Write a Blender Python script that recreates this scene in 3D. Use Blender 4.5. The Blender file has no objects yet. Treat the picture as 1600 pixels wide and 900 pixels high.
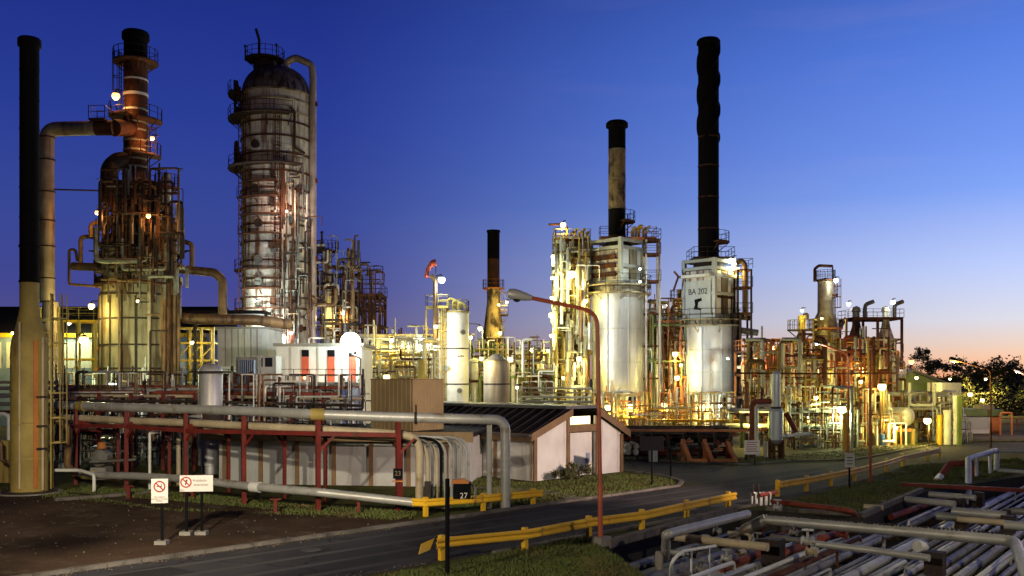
import bpy, bmesh, math, random
from mathutils import Vector, Matrix
SC = bpy.context.scene
COL = SC.collection
PI = math.pi
F, HY, H = 1500.0, 590.0, 6.0          # focal length in photo pixels, horizon row, eye height

def q(px, py, Y):                       # a photo position at depth Y
    return Vector(((px-800)/F*Y, Y, H-(py-HY)/F*Y))
def qz(px, py, z=0.0):                  # a photo position at height z
    return q(px, py, (H-z)*F/(py-HY))
def gx(px, Y, z=0.0):
    return Vector(((px-800)/F*Y, Y, z))
def zz(py, Y):
    return H-(py-HY)/F*Y
def V(*a):
    return Vector(a)

# ------------------------------------------------------------------ materials
MATS = {}
def M(name, c, c2=None, rough=.6, metal=0., ns=.8, rust=0., rc=(.10,.035,.012), rs=(1.2,1.2,.18), bump=.15, bs=14., spec=.5):
    m = bpy.data.materials.new(name); m.use_nodes = True
    nt = m.node_tree; N = nt.nodes; L = nt.links
    b = N['Principled BSDF']
    b.inputs['Roughness'].default_value = rough
    b.inputs['Metallic'].default_value = metal
    b.inputs['Specular IOR Level'].default_value = spec
    tc = N.new('ShaderNodeTexCoord'); oi = N.new('ShaderNodeObjectInfo')
    mul = N.new('ShaderNodeMath'); mul.operation = 'MULTIPLY'; mul.inputs[1].default_value = 50
    L.new(oi.outputs['Random'], mul.inputs[0])
    add = N.new('ShaderNodeVectorMath'); add.operation = 'ADD'
    L.new(tc.outputs['Object'], add.inputs[0]); L.new(mul.outputs[0], add.inputs[1])
    n1 = N.new('ShaderNodeTexNoise'); n1.inputs['Scale'].default_value = ns; n1.inputs['Detail'].default_value = 7
    n1.inputs['Roughness'].default_value = .62
    L.new(add.outputs[0], n1.inputs['Vector'])
    r1 = N.new('ShaderNodeValToRGB'); r1.color_ramp.elements[0].position = .35; r1.color_ramp.elements[1].position = .66
    c2 = c2 or tuple(x*.62 for x in c)
    r1.color_ramp.elements[0].color = (*c2, 1); r1.color_ramp.elements[1].color = (*c, 1)
    L.new(n1.outputs['Fac'], r1.inputs['Fac'])
    out = r1.outputs['Color']
    if rust > 0:
        mp = N.new('ShaderNodeMapping'); mp.inputs['Scale'].default_value = rs
        L.new(add.outputs[0], mp.inputs['Vector'])
        n2 = N.new('ShaderNodeTexNoise'); n2.inputs['Scale'].default_value = 1.6; n2.inputs['Detail'].default_value = 8
        n2.inputs['Roughness'].default_value = .65
        L.new(mp.outputs[0], n2.inputs['Vector'])
        r2 = N.new('ShaderNodeValToRGB'); t = .70-.3*rust
        r2.color_ramp.elements[0].position = t-.06; r2.color_ramp.elements[1].position = t+.07
        r2.color_ramp.elements[0].color = (0,0,0,1); r2.color_ramp.elements[1].color = (1,1,1,1)
        L.new(n2.outputs['Fac'], r2.inputs['Fac'])
        mx = N.new('ShaderNodeMix'); mx.data_type = 'RGBA'
        L.new(r2.outputs['Color'], mx.inputs[0]); L.new(out, mx.inputs[6]); mx.inputs[7].default_value = (*rc, 1)
        out = mx.outputs[2]
    L.new(out, b.inputs['Base Color'])
    if bump:
        n3 = N.new('ShaderNodeTexNoise'); n3.inputs['Scale'].default_value = bs; n3.inputs['Detail'].default_value = 4
        L.new(tc.outputs['Object'], n3.inputs['Vector'])
        bp = N.new('ShaderNodeBump'); bp.inputs['Strength'].default_value = bump; bp.inputs['Distance'].default_value = .05
        L.new(n3.outputs['Fac'], bp.inputs['Height']); L.new(bp.outputs[0], b.inputs['Normal'])
    MATS[name] = m
    return m
def E(name, c, s):
    m = bpy.data.materials.new(name); m.use_nodes = True
    b = m.node_tree.nodes['Principled BSDF']
    b.inputs['Base Color'].default_value = (.8,.8,.8,1)
    b.inputs['Emission Color'].default_value = (*c, 1); b.inputs['Emission Strength'].default_value = s
    MATS[name] = m
    return m

soot   = M('soot_black', (.006,.0045,.0045), (.003,.0025,.0025), .85, rust=.12, rc=(.02,.008,.005), spec=.15)
ochre  = M('ochre_paint', (.42,.31,.075), (.26,.19,.045), .7, ns=.6, rust=.3, rc=(.17,.09,.03), rs=(1.,1.,.1))
orange_p = M('orange_primer', (.55,.20,.04), (.40,.13,.03), .7, rust=.2)
alu    = M('aluminium_cladding', (.58,.58,.60), (.43,.43,.45), .45, .3, ns=.4, rust=.32, rc=(.33,.28,.21), rs=(.9,.9,.07), bump=.06)
white_m = M('white_paint', (.76,.76,.74), (.60,.60,.57), .55, rust=.16, rc=(.35,.24,.13))
white_r = M('white_paint_rusty', (.66,.61,.54), (.44,.39,.32), .6, rust=.56, rc=(.15,.075,.035), rs=(.9,.9,.09))
dome_m = M('dome_dark_metal', (.24,.18,.16), (.07,.045,.035), .5, .3, rust=.55, rc=(.03,.015,.01))
rust_m = M('rusted_steel', (.125,.042,.020), (.05,.020,.012), .85, rust=.4, rc=(.022,.011,.008), rs=(1.,1.,.5), spec=.25)
dsteel = M('dark_steel', (.042,.027,.022), (.02,.014,.012), .7, rust=.3, rc=(.10,.038,.014), spec=.3)
tan_m  = M('tan_refractory', (.36,.31,.22), (.22,.18,.11), .8, ns=.35, rust=.5, rc=(.085,.05,.025), rs=(.6,.6,.07))
tanpipe = M('brown_insulated_pipe', (.24,.14,.06), (.12,.065,.03), .5, .25, rust=.45, rc=(.05,.022,.012))
greypipe = M('grey_insulated_pipe', (.46,.46,.44), (.30,.30,.28), .42, .2, ns=.5, rust=.24, rc=(.20,.15,.09), rs=(.5,.5,.9))
dgreypipe = M('dull_grey_pipe', (.25,.25,.23), (.13,.13,.12), .46, .2, rust=.4, rc=(.12,.07,.035), rs=(.6,.6,1.))
beigepipe = M('beige_insulated_pipe', (.50,.42,.28), (.34,.27,.17), .6, rust=.18, rc=(.22,.13,.06), rs=(.6,.6,.6))
whitepipe = M('white_pipe_paint', (.74,.74,.70), (.55,.55,.52), .45, rust=.12, rc=(.3,.2,.1))
redsteel = M('red_painted_steel', (.19,.022,.015), (.105,.013,.010), .65, rust=.35, rc=(.06,.02,.012), spec=.3)
redpipe = M('red_painted_pipe', (.27,.055,.03), (.15,.032,.02), .65, rust=.4, rc=(.08,.035,.02), spec=.3)
orangesteel = M('orange_painted_steel', (.55,.19,.05), (.38,.11,.03), .6, rust=.2)
yellow = M('yellow_paint', (.84,.50,.02), (.64,.36,.015), .5, rust=.2, rc=(.25,.12,.03), bump=.06)
greensteel = M('green_painted_steel', (.16,.22,.07), (.09,.13,.04), .6, rust=.2)
blackp = M('black_paint', (.006,.006,.008), (.004,.004,.005), .8, bump=0, spec=.1)
polered = M('red_oxide_pole', (.42,.09,.035), (.30,.06,.025), .5, rust=.15)
kerbm = M('kerb_stone', (.17,.15,.13), (.09,.08,.07), .9, ns=.9, rust=.35, rc=(.05,.042,.035), rs=(.7,.7,.7), bs=30, bump=.3)
concrete = M('concrete', (.30,.28,.25), (.20,.185,.16), .9, ns=.6, rust=.2, rc=(.12,.10,.08), bs=30, bump=.25)
wallwhite = M('white_render_wall', (.72,.70,.68), (.58,.56,.54), .85, ns=.5, rust=.24, rc=(.46,.42,.36), rs=(1.2,1.2,.14), bump=.1)
wallgrey = M('pale_grey_panel', (.47,.48,.47), (.36,.37,.36), .8, ns=.5, rust=.25, rc=(.27,.25,.21), rs=(1.1,1.1,.12))
brownwood = M('brown_fascia', (.22,.135,.065), (.15,.085,.04), .7, ns=1.2, rust=.15, rc=(.10,.06,.03))
tanbox = M('tan_metal_cladding', (.235,.165,.080), (.175,.12,.055), .65, ns=.5, rust=.2, rc=(.13,.085,.04), rs=(1,1,.12))
roofdark = M('dark_roof_sheet', (.018,.014,.018), (.010,.008,.011), .8, ns=.5, spec=.12)
roofgrey = M('grey_roof_sheet', (.15,.15,.16), (.09,.09,.10), .5, .3)
asphalt = M('asphalt', (.050,.048,.056), (.030,.029,.034), .9, ns=.22, rust=.2, rc=(.068,.060,.058), rs=(.25,.25,.25), bs=45, bump=.3, spec=.12)
asphalt2 = M('worn_asphalt', (.095,.085,.078), (.06,.054,.05), .85, ns=.3, rust=.2, rc=(.12,.105,.09), rs=(.3,.3,.3), bs=45, bump=.3, spec=.12)
dirt = M('packed_dirt', (.085,.052,.032), (.035,.022,.014), .95, ns=.22, rust=.35, rc=(.10,.075,.05), rs=(.4,.4,.4), bs=9, bump=.6, spec=.08)
grassm = M('turf', (.085,.100,.022), (.045,.042,.012), .95, ns=.35, rust=.35, rc=(.10,.065,.028), rs=(.5,.5,.5), bs=12, bump=.9, spec=.08)
blade_m = M('grass_blade', (.120,.155,.030), (.075,.085,.020), .8, ns=.4, rust=.3, rc=(.17,.12,.045), rs=(.4,.4,.4), bump=0)
pave = M('plant_paving', (.085,.072,.056), (.045,.038,.03), .9, ns=.25, rust=.3, rc=(.025,.02,.016), rs=(.4,.4,.4), bump=.3, spec=.15)
pitm = M('trench_soil', (.030,.026,.022), (.016,.014,.012), .95, ns=.4, bump=.6, bs=6)
leafm = M('leaf', (.085,.105,.030), (.05,.06,.018), .7, ns=.6, bump=0)
leaf2 = M('dry_leaf', (.120,.095,.035), (.07,.055,.02), .7, ns=.6, bump=0)
barkm = M('bark', (.07,.05,.035), None, .9)
greenwall = M('green_sheet_wall', (.14,.18,.10), (.09,.12,.065), .7, rust=.15)
doorred = M('red_door', (.55,.10,.05), (.42,.07,.035), .5)
signwhite = M('sign_white', (.80,.74,.70), (.72,.66,.62), .5, ns=2, bump=0)
signred = M('sign_red', (.45,.025,.02), None, .5, bump=0)
inkm = M('sign_ink', (.10,.07,.05), None, .6, bump=0)
bluep = M('blue_paint', (.05,.12,.38), None, .5)
bluewall = M('bluish_cladding', (.30,.38,.52), (.20,.26,.38), .6, rust=.1)
glassdark = M('dark_glass', (.02,.025,.035), None, .12, bump=0)
windsockm = M('windsock_cloth', (.60,.10,.06), None, .8)
E('lens_yellow', (1,.82,.34), 3.6); E('lens_white', (.88,1,.86), 8); E('lens_orange', (1,.46,.14), 3.2)
E('lens_pink', (1,.35,.35), 2.5); E('strip_window', (1,.98,.75), 3.2); E('lit_window', (1,.80,.30), 2.6)

# ------------------------------------------------------------------ mesh builder
class MB:
    def __init__(s):
        s.v = []; s.f = []; s.m = []; s.mi = 0
    def add(s, vs, fs):
        o = len(s.v); s.v.extend(vs)
        for f in fs:
            s.f.append(tuple(i+o for i in f)); s.m.append(s.mi)
    def hexa(s, p):      # 8 points: bottom 4 ccw, top 4 ccw
        s.add(p, [(3,2,1,0),(4,5,6,7),(0,1,5,4),(1,2,6,5),(2,3,7,6),(3,0,4,7)])
        return s
    def box(s, c, d, rz=0.0):
        hx, hy, hz = d[0]/2, d[1]/2, d[2]/2
        ca, sa = math.cos(rz), math.sin(rz)
        def T(x, y, z): return Vector((c[0]+x*ca-y*sa, c[1]+x*sa+y*ca, c[2]+z))
        return s.hexa([T(-hx,-hy,-hz),T(hx,-hy,-hz),T(hx,hy,-hz),T(-hx,hy,-hz),T(-hx,-hy,hz),T(hx,-hy,hz),T(hx,hy,hz),T(-hx,hy,hz)])
    def bar(s, a, b, w, h=None):
        a = Vector(a); b = Vector(b); h = h or w
        d = (b-a)
        if d.length < 1e-5: return s
        d.normalize()
        up = Vector((0,0,1)) if abs(d.z) < .95 else Vector((0,1,0))
        x = d.cross(up).normalized()*w/2; y = x.cross(d).normalized()*h/2
        return s.hexa([a-x-y, a+x-y, a+x+y, a-x+y, b-x-y, b+x-y, b+x+y, b-x+y]) if True else s
    def prism(s, poly, z0, z1):
        n = len(poly)
        vs = [Vector((p[0], p[1], z0)) for p in poly]+[Vector((p[0], p[1], z1)) for p in poly]
        s.add(vs, [tuple(range(n-1,-1,-1)), tuple(range(n,2*n))]+[(i,(i+1)%n,n+(i+1)%n,n+i) for i in range(n)])
        return s
    def extr(s, poly, d):    # polygon of 3-D points pushed along d
        n = len(poly); d = Vector(d)
        vs = [Vector(p) for p in poly]; vs += [p+d for p in vs]
        s.add(vs, [tuple(range(n-1,-1,-1)), tuple(range(n,2*n))]+[(i,(i+1)%n,n+(i+1)%n,n+i) for i in range(n)])
        return s
    def tube(s, pts, r, seg=8, bend=2.4, caps=True, rr=None):
        pts = [Vector(p) for p in pts]
        path = [(pts[0], 0)]
        for i in range(1, len(pts)-1):
            a, b, c = pts[i-1], pts[i], pts[i+1]
            u = (a-b); w = (c-b); lu, lw = u.length, w.length
            if lu < 1e-6 or lw < 1e-6: continue
            u /= lu; w /= lw
            ang = u.angle(w)
            if ang > PI-.03 or bend <= 0:
                path.append((b, 0)); continue
            t = min(bend*r/math.tan(ang/2), lu*.48, lw*.48)
            n = 5
            for k in range(n+1):
                x = k/n
                p = (b+u*t)*(1-x)**2+b*2*x*(1-x)+(b+w*t)*x**2
                path.append((p, 0))
        path.append((pts[-1], 0))
        P = [p for p, _ in path]
        n = len(P)
        t0 = (P[1]-P[0]).normalized()
        up = Vector((0,0,1)) if abs(t0.z) < .9 else Vector((1,0,0))
        x = t0.cross(up).normalized()
        vs = []; 
        for i in range(n):
            if i == 0: t = P[1]-P[0]
            elif i == n-1: t = P[-1]-P[-2]
            else: t = (P[i+1]-P[i]).normalized()+(P[i]-P[i-1]).normalized()
            t.normalize()
            x = (x-t*x.dot(t)).normalized(); y = t.cross(x)
            ri = r if rr is None else rr[min(i, len(rr)-1)]
            for k in range(seg):
                a = 2*PI*k/seg
                vs.append(P[i]+x*(ri*math.cos(a))+y*(ri*math.sin(a)))
        fs = []
        for i in range(n-1):
            for k in range(seg):
                k2 = (k+1)%seg
                fs.append((i*seg+k, i*seg+k2, (i+1)*seg+k2, (i+1)*seg+k))
        if caps:
            fs.append(tuple(range(seg-1,-1,-1))); fs.append(tuple((n-1)*seg+k for k in range(seg)))
        s.add(vs, fs); return s
    def lathe(s, prof, c, seg=24, axis=None, a0=0., sx=1.):
        # prof: (radius, height) from bottom to top about point c
        c = Vector(c); R = Matrix.Identity(3)
        if axis is not None: R = Vector((0,0,1)).rotation_difference(Vector(axis)).to_matrix()
        vs = []
        for r, z in prof:
            for k in range(seg):
                a = a0+2*PI*k/seg
                vs.append(c+R@Vector((r*math.cos(a), r*math.sin(a), z)))
        fs = []
        for i in range(len(prof)-1):
            for k in range(seg):
                k2 = (k+1)%seg
                fs.append((i*seg+k, i*seg+k2, (i+1)*seg+k2, (i+1)*seg+k))
        if prof[0][0] > 1e-4: fs.append(tuple(range(seg-1,-1,-1)))
        if prof[-1][0] > 1e-4: fs.append(tuple((len(prof)-1)*seg+k for k in range(seg)))
        s.add(vs, fs); return s
    def ring(s, c, r, w, h, seg=28):     # band standing proud of a shell
        return s.lathe([(r-.02,-h/2),(r+w,-h/2),(r+w,h/2),(r-.02,h/2)], c, seg)
    def sector(s, c, z, r0, r1, a0, a1, th=.14, n=None):
        n = n or max(3, int(abs(a1-a0)/.25))
        vs = []; fs = []
        for i in range(n+1):
            a = a0+(a1-a0)*i/n; ca, sa = math.cos(a), math.sin(a)
            for r, h in ((r0,0),(r1,0),(r1,th),(r0,th)):
                vs.append(Vector((c[0]+r*ca, c[1]+r*sa, z+h)))
        for i in range(n):
            for k in range(4):
                k2 = (k+1)%4
                fs.append((i*4+k, i*4+k2, (i+1)*4+k2, (i+1)*4+k))
        fs.append((3,2,1,0)); fs.append(tuple(n*4+k for k in range(4)))
        s.add(vs, fs); return s
    def rail(s, pts, h=1.1, step=1.4, w=.05):
        pts = [Vector(p) for p in pts]
        for a, b in zip(pts, pts[1:]):
            u = Vector((0,0,h)); m = Vector((0,0,h*.5))
            s.bar(a+u, b+u, w); s.bar(a+m, b+m, w*.8)
            n = max(1, int(round((b-a).length/step)))
            for i in range(n+1):
                p = a.lerp(b, i/n); s.bar(p, p+u, w)
        return s
    def build(s, name, mat, parent=None, loc=None, sharp=35):
        off = Vector((0,0,0))
        if loc is not None: off = Vector(loc)
        elif parent is not None: off = ROOT.get(parent.name, off)
        me = bpy.data.meshes.new(name)
        me.from_pydata([v-off for v in s.v], [], s.f)
        mats = mat if isinstance(mat, (list, tuple)) else [mat]
        for m in mats: me.materials.append(m)
        if len(mats) > 1: me.polygons.foreach_set('material_index', s.m)
        me.polygons.foreach_set('use_smooth', [True]*len(s.f))
        me.update()
        me.set_sharp_from_angle(angle=math.radians(sharp))
        o = bpy.data.objects.new(name, me); COL.objects.link(o)
        if parent is not None:
            o.parent = parent; ROOT[o.name] = ROOT.get(parent.name, off)
        else:
            o.location = off; ROOT[o.name] = off
        return o
ROOT = {}

def tag(o, label, cat, group=None):
    o['label'] = label; o['category'] = cat
    if group: o['group'] = group
    return o
def thing(name, label, cat, loc, group=None):
    o = bpy.data.objects.new(name, None); COL.objects.link(o)
    o.location = loc; o.empty_display_size = .3
    ROOT[o.name] = Vector(loc)
    return tag(o, label, cat, group)
def structure(name, mb, mat):
    o = mb.build(name, mat); o['kind'] = 'structure'; return o
def single(name, label, cat, mb, mat, group=None, loc=None):
    if loc is None:
        n = len(mb.v); loc = (sum(v.x for v in mb.v)/n, sum(v.y for v in mb.v)/n, min(v.z for v in mb.v))
    return tag(mb.build(name, mat, loc=loc), label, cat, group)
def dup(root, delta, label=None, rz=None):
    r = root.copy(); COL.objects.link(r); r.location = root.location+Vector(delta)
    if rz is not None: r.rotation_euler.z = rz
    if label: r['label'] = label
    for ch in root.children:
        c = ch.copy(); COL.objects.link(c); c.parent = r
        for g_ in ch.children:
            d = g_.copy(); COL.objects.link(d); d.parent = c
    return r

def pipe(pts, r, mat, label, group=None, name='process_pipe', seg=8, bend=2.4, flanges=(), fmat=None, cat='pipe'):
    mb = MB().tube(pts, r, seg, bend)
    o = single(name, label, cat, mb, mat, group)
    for a, d in flanges:
        b = MB().tube([Vector(a)-Vector(d)*.09, Vector(a)+Vector(d)*.09], r*1.32, max(seg,10), 0)
        b.build('flange', fmat or mat, o)
    return o
def banded(pts, r, mat, label, group=None, name='insulated_pipe', seg=12, step=1.6, bend=2.4, w=.05):
    """an insulated pipe with the cladding's raised joint bands"""
    pts = [Vector(p) for p in pts]
    mb = MB().tube(pts, r, seg, bend)
    for a, b in zip(pts, pts[1:]):
        d = b-a; L = d.length; d.normalize()
        n = int((L-2*bend*r)/step)
        for i in range(1, n+1):
            c = a+d*(bend*r+(L-2*bend*r)*i/(n+1))
            mb.tube([c-d*w, c+d*w], r*1.05, seg, 0)
    return single(name, label, 'pipe', mb, mat, group)

def platform(root, c, z, r0, r1, a0, a1, md=None, mr=None, rail=True):
    md = md or dsteel; mr = mr or md
    mb = MB().sector(c, z-.14, r0-.05, r1, a0, a1)
    n = max(2, int(abs(a1-a0)*r0/2.2))
    for i in range(n+1):
        a = a0+(a1-a0)*i/n; ca, sa = math.cos(a), math.sin(a)
        mb.bar((c[0]+r0*ca*.98, c[1]+r0*sa*.98, z-.12-(r1-r0)*.8), (c[0]+(r1-.1)*ca, c[1]+(r1-.1)*sa, z-.15), .09)
    p = mb.build('platform', md, root)
    if rail:
        nn = max(3, int(abs(a1-a0)/.35))
        ps = [Vector((c[0]+(r1-.04)*math.cos(a0+(a1-a0)*i/nn), c[1]+(r1-.04)*math.sin(a0+(a1-a0)*i/nn), z)) for i in range(nn+1)]
        MB().rail(ps).build('railing', mr, p)
    return p
def flat_platform(root, x0, x1, y0, y1, z, md=None, mr=None, sides='fblr'):
    md = md or dsteel; mr = mr or md
    mb = MB().box(((x0+x1)/2, (y0+y1)/2, z-.1), (x1-x0, y1-y0, .2))
    p = mb.build('platform', md, root)
    r = MB(); A, B, C_, D = V(x0,y0,z), V(x1,y0,z), V(x1,y1,z), V(x0,y1,z)
    if 'f' in sides: r.rail([A,B])
    if 'b' in sides: r.rail([D,C_])
    if 'l' in sides: r.rail([A,D])
    if 'r' in sides: r.rail([B,C_])
    if r.v: r.build('railing', mr, p)
    return p
def ladder(root, base, h, ang, mat, cage=True):
    """vertical ladder at base, its outside facing ang"""
    o = Vector((math.cos(ang), math.sin(ang), 0)); t = Vector((-o.y, o.x, 0)); b = Vector(base)
    mb = MB(); up = Vector((0,0,1))
    for s in (-.24, .24): mb.bar(b+t*s, b+t*s+up*h, .07)
    k = 0.
    while k < h: mb.bar(b+t*-.24+up*k, b+t*.24+up*k, .045); k += .4
    l = mb.build('ladder', mat, root)
    if cage and h > 4:
        cg = MB(); k = 2.4; pts = []
        offs = [t*.38, t*.4+o*.45, o*.72, t*-.4+o*.45, t*-.38]
        while k < h:
            for a, c in zip(offs, offs[1:]): cg.bar(b+a+up*k, b+c+up*k, .05, .07)
            k += 1.3
        for a in offs[1:4]: cg.bar(b+a+up*2.4, b+a+up*(h), .05)
        cg.build('safety_cage', mat, l)
    return l

NL = [0]; LK = [.52]
LCOL = {'y': (1,.80,.20), 'g': (.85,1,.45), 'w': (.85,1,.88), 'o': (1,.45,.12), 'p': (1,.35,.35), 's': (1,.74,.59), 't': (1,.86,.62)}
LLENS = {'y': 'lens_yellow', 'g': 'lens_yellow', 'w': 'lens_white', 'o': 'lens_orange', 'p': 'lens_pink', 's': 'lens_yellow', 't': 'lens_yellow'}
def lamp(p, power, col, label, r=.22, stem=None, group=None, mat=None, off=None):
    """bulkhead or flood lamp: hood, glowing lens and bracket, with its light"""
    p = Vector(p)
    t = thing('floodlight', label, 'lamp', p, group)
    MB().lathe([(r*math.cos(a), r*math.sin(a)) for a in [-PI/2+PI*.78*k/9 for k in range(10)]], p, 16).build('lens', MATS[LLENS[col]], t)
    MB().lathe([(r*.84,r*.62),(r*.84,r*.70),(r*.5,r*.95),(r*.2,r*1.05),(0,r*1.06)], p, 14).build('hood', mat or dsteel, t)
    if stem is not None:
        MB().tube([p+V(0,0,r*.7)]+[Vector(x) for x in stem], .05, 6).build('bracket', mat or dsteel, t)
    ld = bpy.data.lights.new('lamp_light', 'POINT'); ld.energy = power*LK[0]; ld.color = LCOL[col]; ld.shadow_soft_size = r*.8
    lo = bpy.data.objects.new('lamp_light', ld); COL.objects.link(lo); lo.parent = t
    lo.location = off or (0, -r*.3, -r*1.9)
    NL[0] += 1
    return t

def frame(name, label, x0, x1, y0, y1, levels, nx, ny, mc, mb_=None, w=.3, decks=(), rails=(), braces=0, group=None, cat='steel frame', z0=0., dmat=None, rmat=None):
    mb_ = mb_ or mc
    t = thing(name, label, cat, ((x0+x1)/2, (y0+y1)/2, z0), group)
    xs = [x0+(x1-x0)*i/max(1, nx-1) for i in range(nx)]; ys = [y0+(y1-y0)*i/max(1, ny-1) for i in range(ny)]
    top = max(levels)
    for x in xs:
        for y in ys:
            MB().box((x, y, (z0+top)/2), (w, w, top-z0)).build('column', mc, t)
    for z in levels:
        for y in ys: MB().box(((x0+x1)/2, y, z-w*.45), (x1-x0-w, w*.7, w*.9)).build('beam', mb_, t)
        if ny > 1:
            for x in xs: MB().box((x, (y0+y1)/2, z-w*.45), (w*.7, y1-y0-w, w*.8)).build('beam', mb_, t)
    for k in range(braces):
        i = k % max(1, nx-1); a, b = xs[i], xs[i+1]
        zl = ([z0]+sorted(levels)); j = (k//max(1,nx-1)) % (len(zl)-1)
        MB().bar((a, y0, zl[j]+.2), (b, y0, zl[j+1]-.3), w*.45).build('brace', mb_, t)
    for z in decks: MB().box(((x0+x1)/2, (y0+y1)/2, z+.04), (x1-x0+w*1.6, y1-y0+w*1.6, .07)).build('deck', dmat or mb_, t)
    for z in rails:
        a = w*.7; MB().rail([V(x0-a,y0-a,z+.08), V(x1+a,y0-a,z+.08), V(x1+a,y1+a,z+.08), V(x0-a,y1+a,z+.08), V(x0-a,y0-a,z+.08)]).build('railing', rmat or mc, t)
    return t

CLUT = []
COLN = {'white_pipe_paint': 'white', 'ochre_paint': 'ochre', 'yellow_paint': 'yellow', 'orange_painted_steel': 'orange', 'brown_insulated_pipe': 'brown', 'grey_insulated_pipe': 'grey', 'dull_grey_pipe': 'dull grey', 'green_painted_steel': 'green', 'rusted_steel': 'rusty', 'beige_insulated_pipe': 'beige', 'dark_steel': 'dark', 'white_paint': 'off white', 'white_paint_rusty': 'rust streaked', 'red_painted_pipe': 'red'}
def clutter(n, pxr, Yr, zr, mats, rr, seed, label, group, lenx=(2,9), kinds='hhvvylu', dens=4.2):
    """process pipework: individual bent pipes filling a region"""
    R = random.Random(seed)
    for i in range(int(n*dens)):
        Y = R.uniform(*Yr); x = (R.uniform(*pxr)-800)/F*Y; z = R.uniform(*zr)
        xl, xr_ = (pxr[0]-800)/F*Y, (pxr[1]-800)/F*Y
        r = R.choice(rr)*R.choice((.35,.4,.5,.6,.8)); k = R.choice(kinds); L = R.uniform(*lenx); s = R.choice((-1,1))
        cl = lambda v: max(xl, min(xr_, v))
        if k == 'h':
            x1 = cl(x+s*L); d = R.uniform(.8,3)*R.choice((-1,1,0)); e = R.uniform(.6,2.5)*R.choice((-1,1,0))
            z1 = max(.2, z+d); z2 = max(.2, z+e)
            pts = [V(x,Y,z1), V(x,Y,z), V(x1,Y,z), V(x1,Y,z2)]
            if abs(z1-z) < .4: pts = pts[1:]
            if abs(z2-z) < .4: pts = pts[:-1]
            if abs(x1-x) < .8: pts = [V(x,Y,max(.1,z-3)), V(x,Y,z)]
        elif k == 'v':
            zt = min(zr[1]+1, z+R.uniform(1.5,5)); zb = max(0, z-R.uniform(1,4))
            pts = [V(x,Y,zb), V(x,Y,zt)]
            if R.random() < .6: pts.append(V(cl(x+s*R.uniform(.6,2)),Y,zt))
        elif k == 'y':
            pts = [V(x,Y,max(.1,z-R.uniform(.8,2))), V(x,Y,z), V(x,Y+R.uniform(2,5),z)]
        elif k == 'l':
            pts = [V(x,Y,0), V(x,Y,z), V(cl(x+s*L*.7),Y+.01,z), V(cl(x+s*L*.7),Y+2,z)]
        else:
            w = R.uniform(.6,1.6); h = R.uniform(1,2.5)
            pts = [V(x,Y,max(0,z-h)), V(x,Y,z), V(x+w,Y,z), V(x+w,Y,max(0,z-h*.8))]
        ln = sum((b-a).length for a, b in zip(pts, pts[1:]))
        valves = [R.uniform(.2,.8) for _ in range(R.choice((0,0,1,2)))]
        CLUT.append((ln*r/Y**2, pts, r, R.choice(mats), label, group, valves))
def flush_clutter(keep):
    """the pipes that show largest are objects of their own, the remaining mass of small ones is one object"""
    CLUT.sort(key=lambda c: -c[0])
    mats = []; mb = MB()
    for i, (_, pts, r, m, lb, g, vl) in enumerate(CLUT):
        b = mb if i >= keep else MB()
        if i >= keep:
            if m not in mats: mats.append(m)
            mb.mi = mats.index(m)
        b.tube(pts, r, 6 if r < .12 else 8)
        for t in vl:                                   # flange pairs on the run
            a, c = pts[len(pts)//2-1], pts[len(pts)//2]; p = a.lerp(c, t); d = (c-a).normalized()
            b.tube([p-d*.09, p+d*.09], r*1.5, 8, 0)
        if i < keep: single('process_pipe', COLN.get(m.name, 'dull')+' '+lb, 'pipe', b, m, g)
    o = mb.build('small_pipework', mats); o['kind'] = 'stuff'
def drum(label, px, Y, z, r, L, mat, group=None, ax='x', legs=None):
    c = gx(px, Y, z); d = {'x': V(1,0,0), 'y': V(0,1,0)}[ax] if isinstance(ax, str) else Vector(ax).normalized()
    t = thing('horizontal_drum', label, 'vessel', (c.x, c.y, 0), group)
    pr = [(0,-L/2-r*.45),(r*.5,-L/2-r*.38),(r*.85,-L/2-r*.2),(r,-L/2),(r,L/2),(r*.85,L/2+r*.2),(r*.5,L/2+r*.38),(0,L/2+r*.45)]
    MB().lathe(pr, c, 18, d).build('shell', mat, t)
    for k in (-.3,.3):
        e = c+d*(L*k); MB().box((e.x, e.y, (z-r*.8+(legs or 0))/2), (.35 if abs(d.x)>.7 else r*1.5, r*1.5 if abs(d.x)>.7 else .35, z-r*.8-(legs or 0))).build('saddle', dsteel, t)
    return t
# ------------------------------------------------------------------ camera, sky, sun
cam = bpy.data.cameras.new('camera'); cam.sensor_width = 36; cam.lens = 36*F/1600
cam.shift_y = (HY-450)/1600; cam.clip_end = 6000; cam.clip_start = .5
co = bpy.data.objects.new('camera', cam); COL.objects.link(co)
co.location = (0,0,H); co.rotation_euler = (PI/2,0,0); SC.camera = co
SC.view_settings.view_transform = 'Standard'; SC.view_settings.look = 'None'
SC.view_settings.exposure = 0; SC.view_settings.gamma = 1
SC.cycles.use_denoising = True
SC.cycles.max_bounces = 5; SC.cycles.diffuse_bounces = 3; SC.cycles.glossy_bounces = 3
SC.cycles.sample_clamp_indirect = 6

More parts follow.
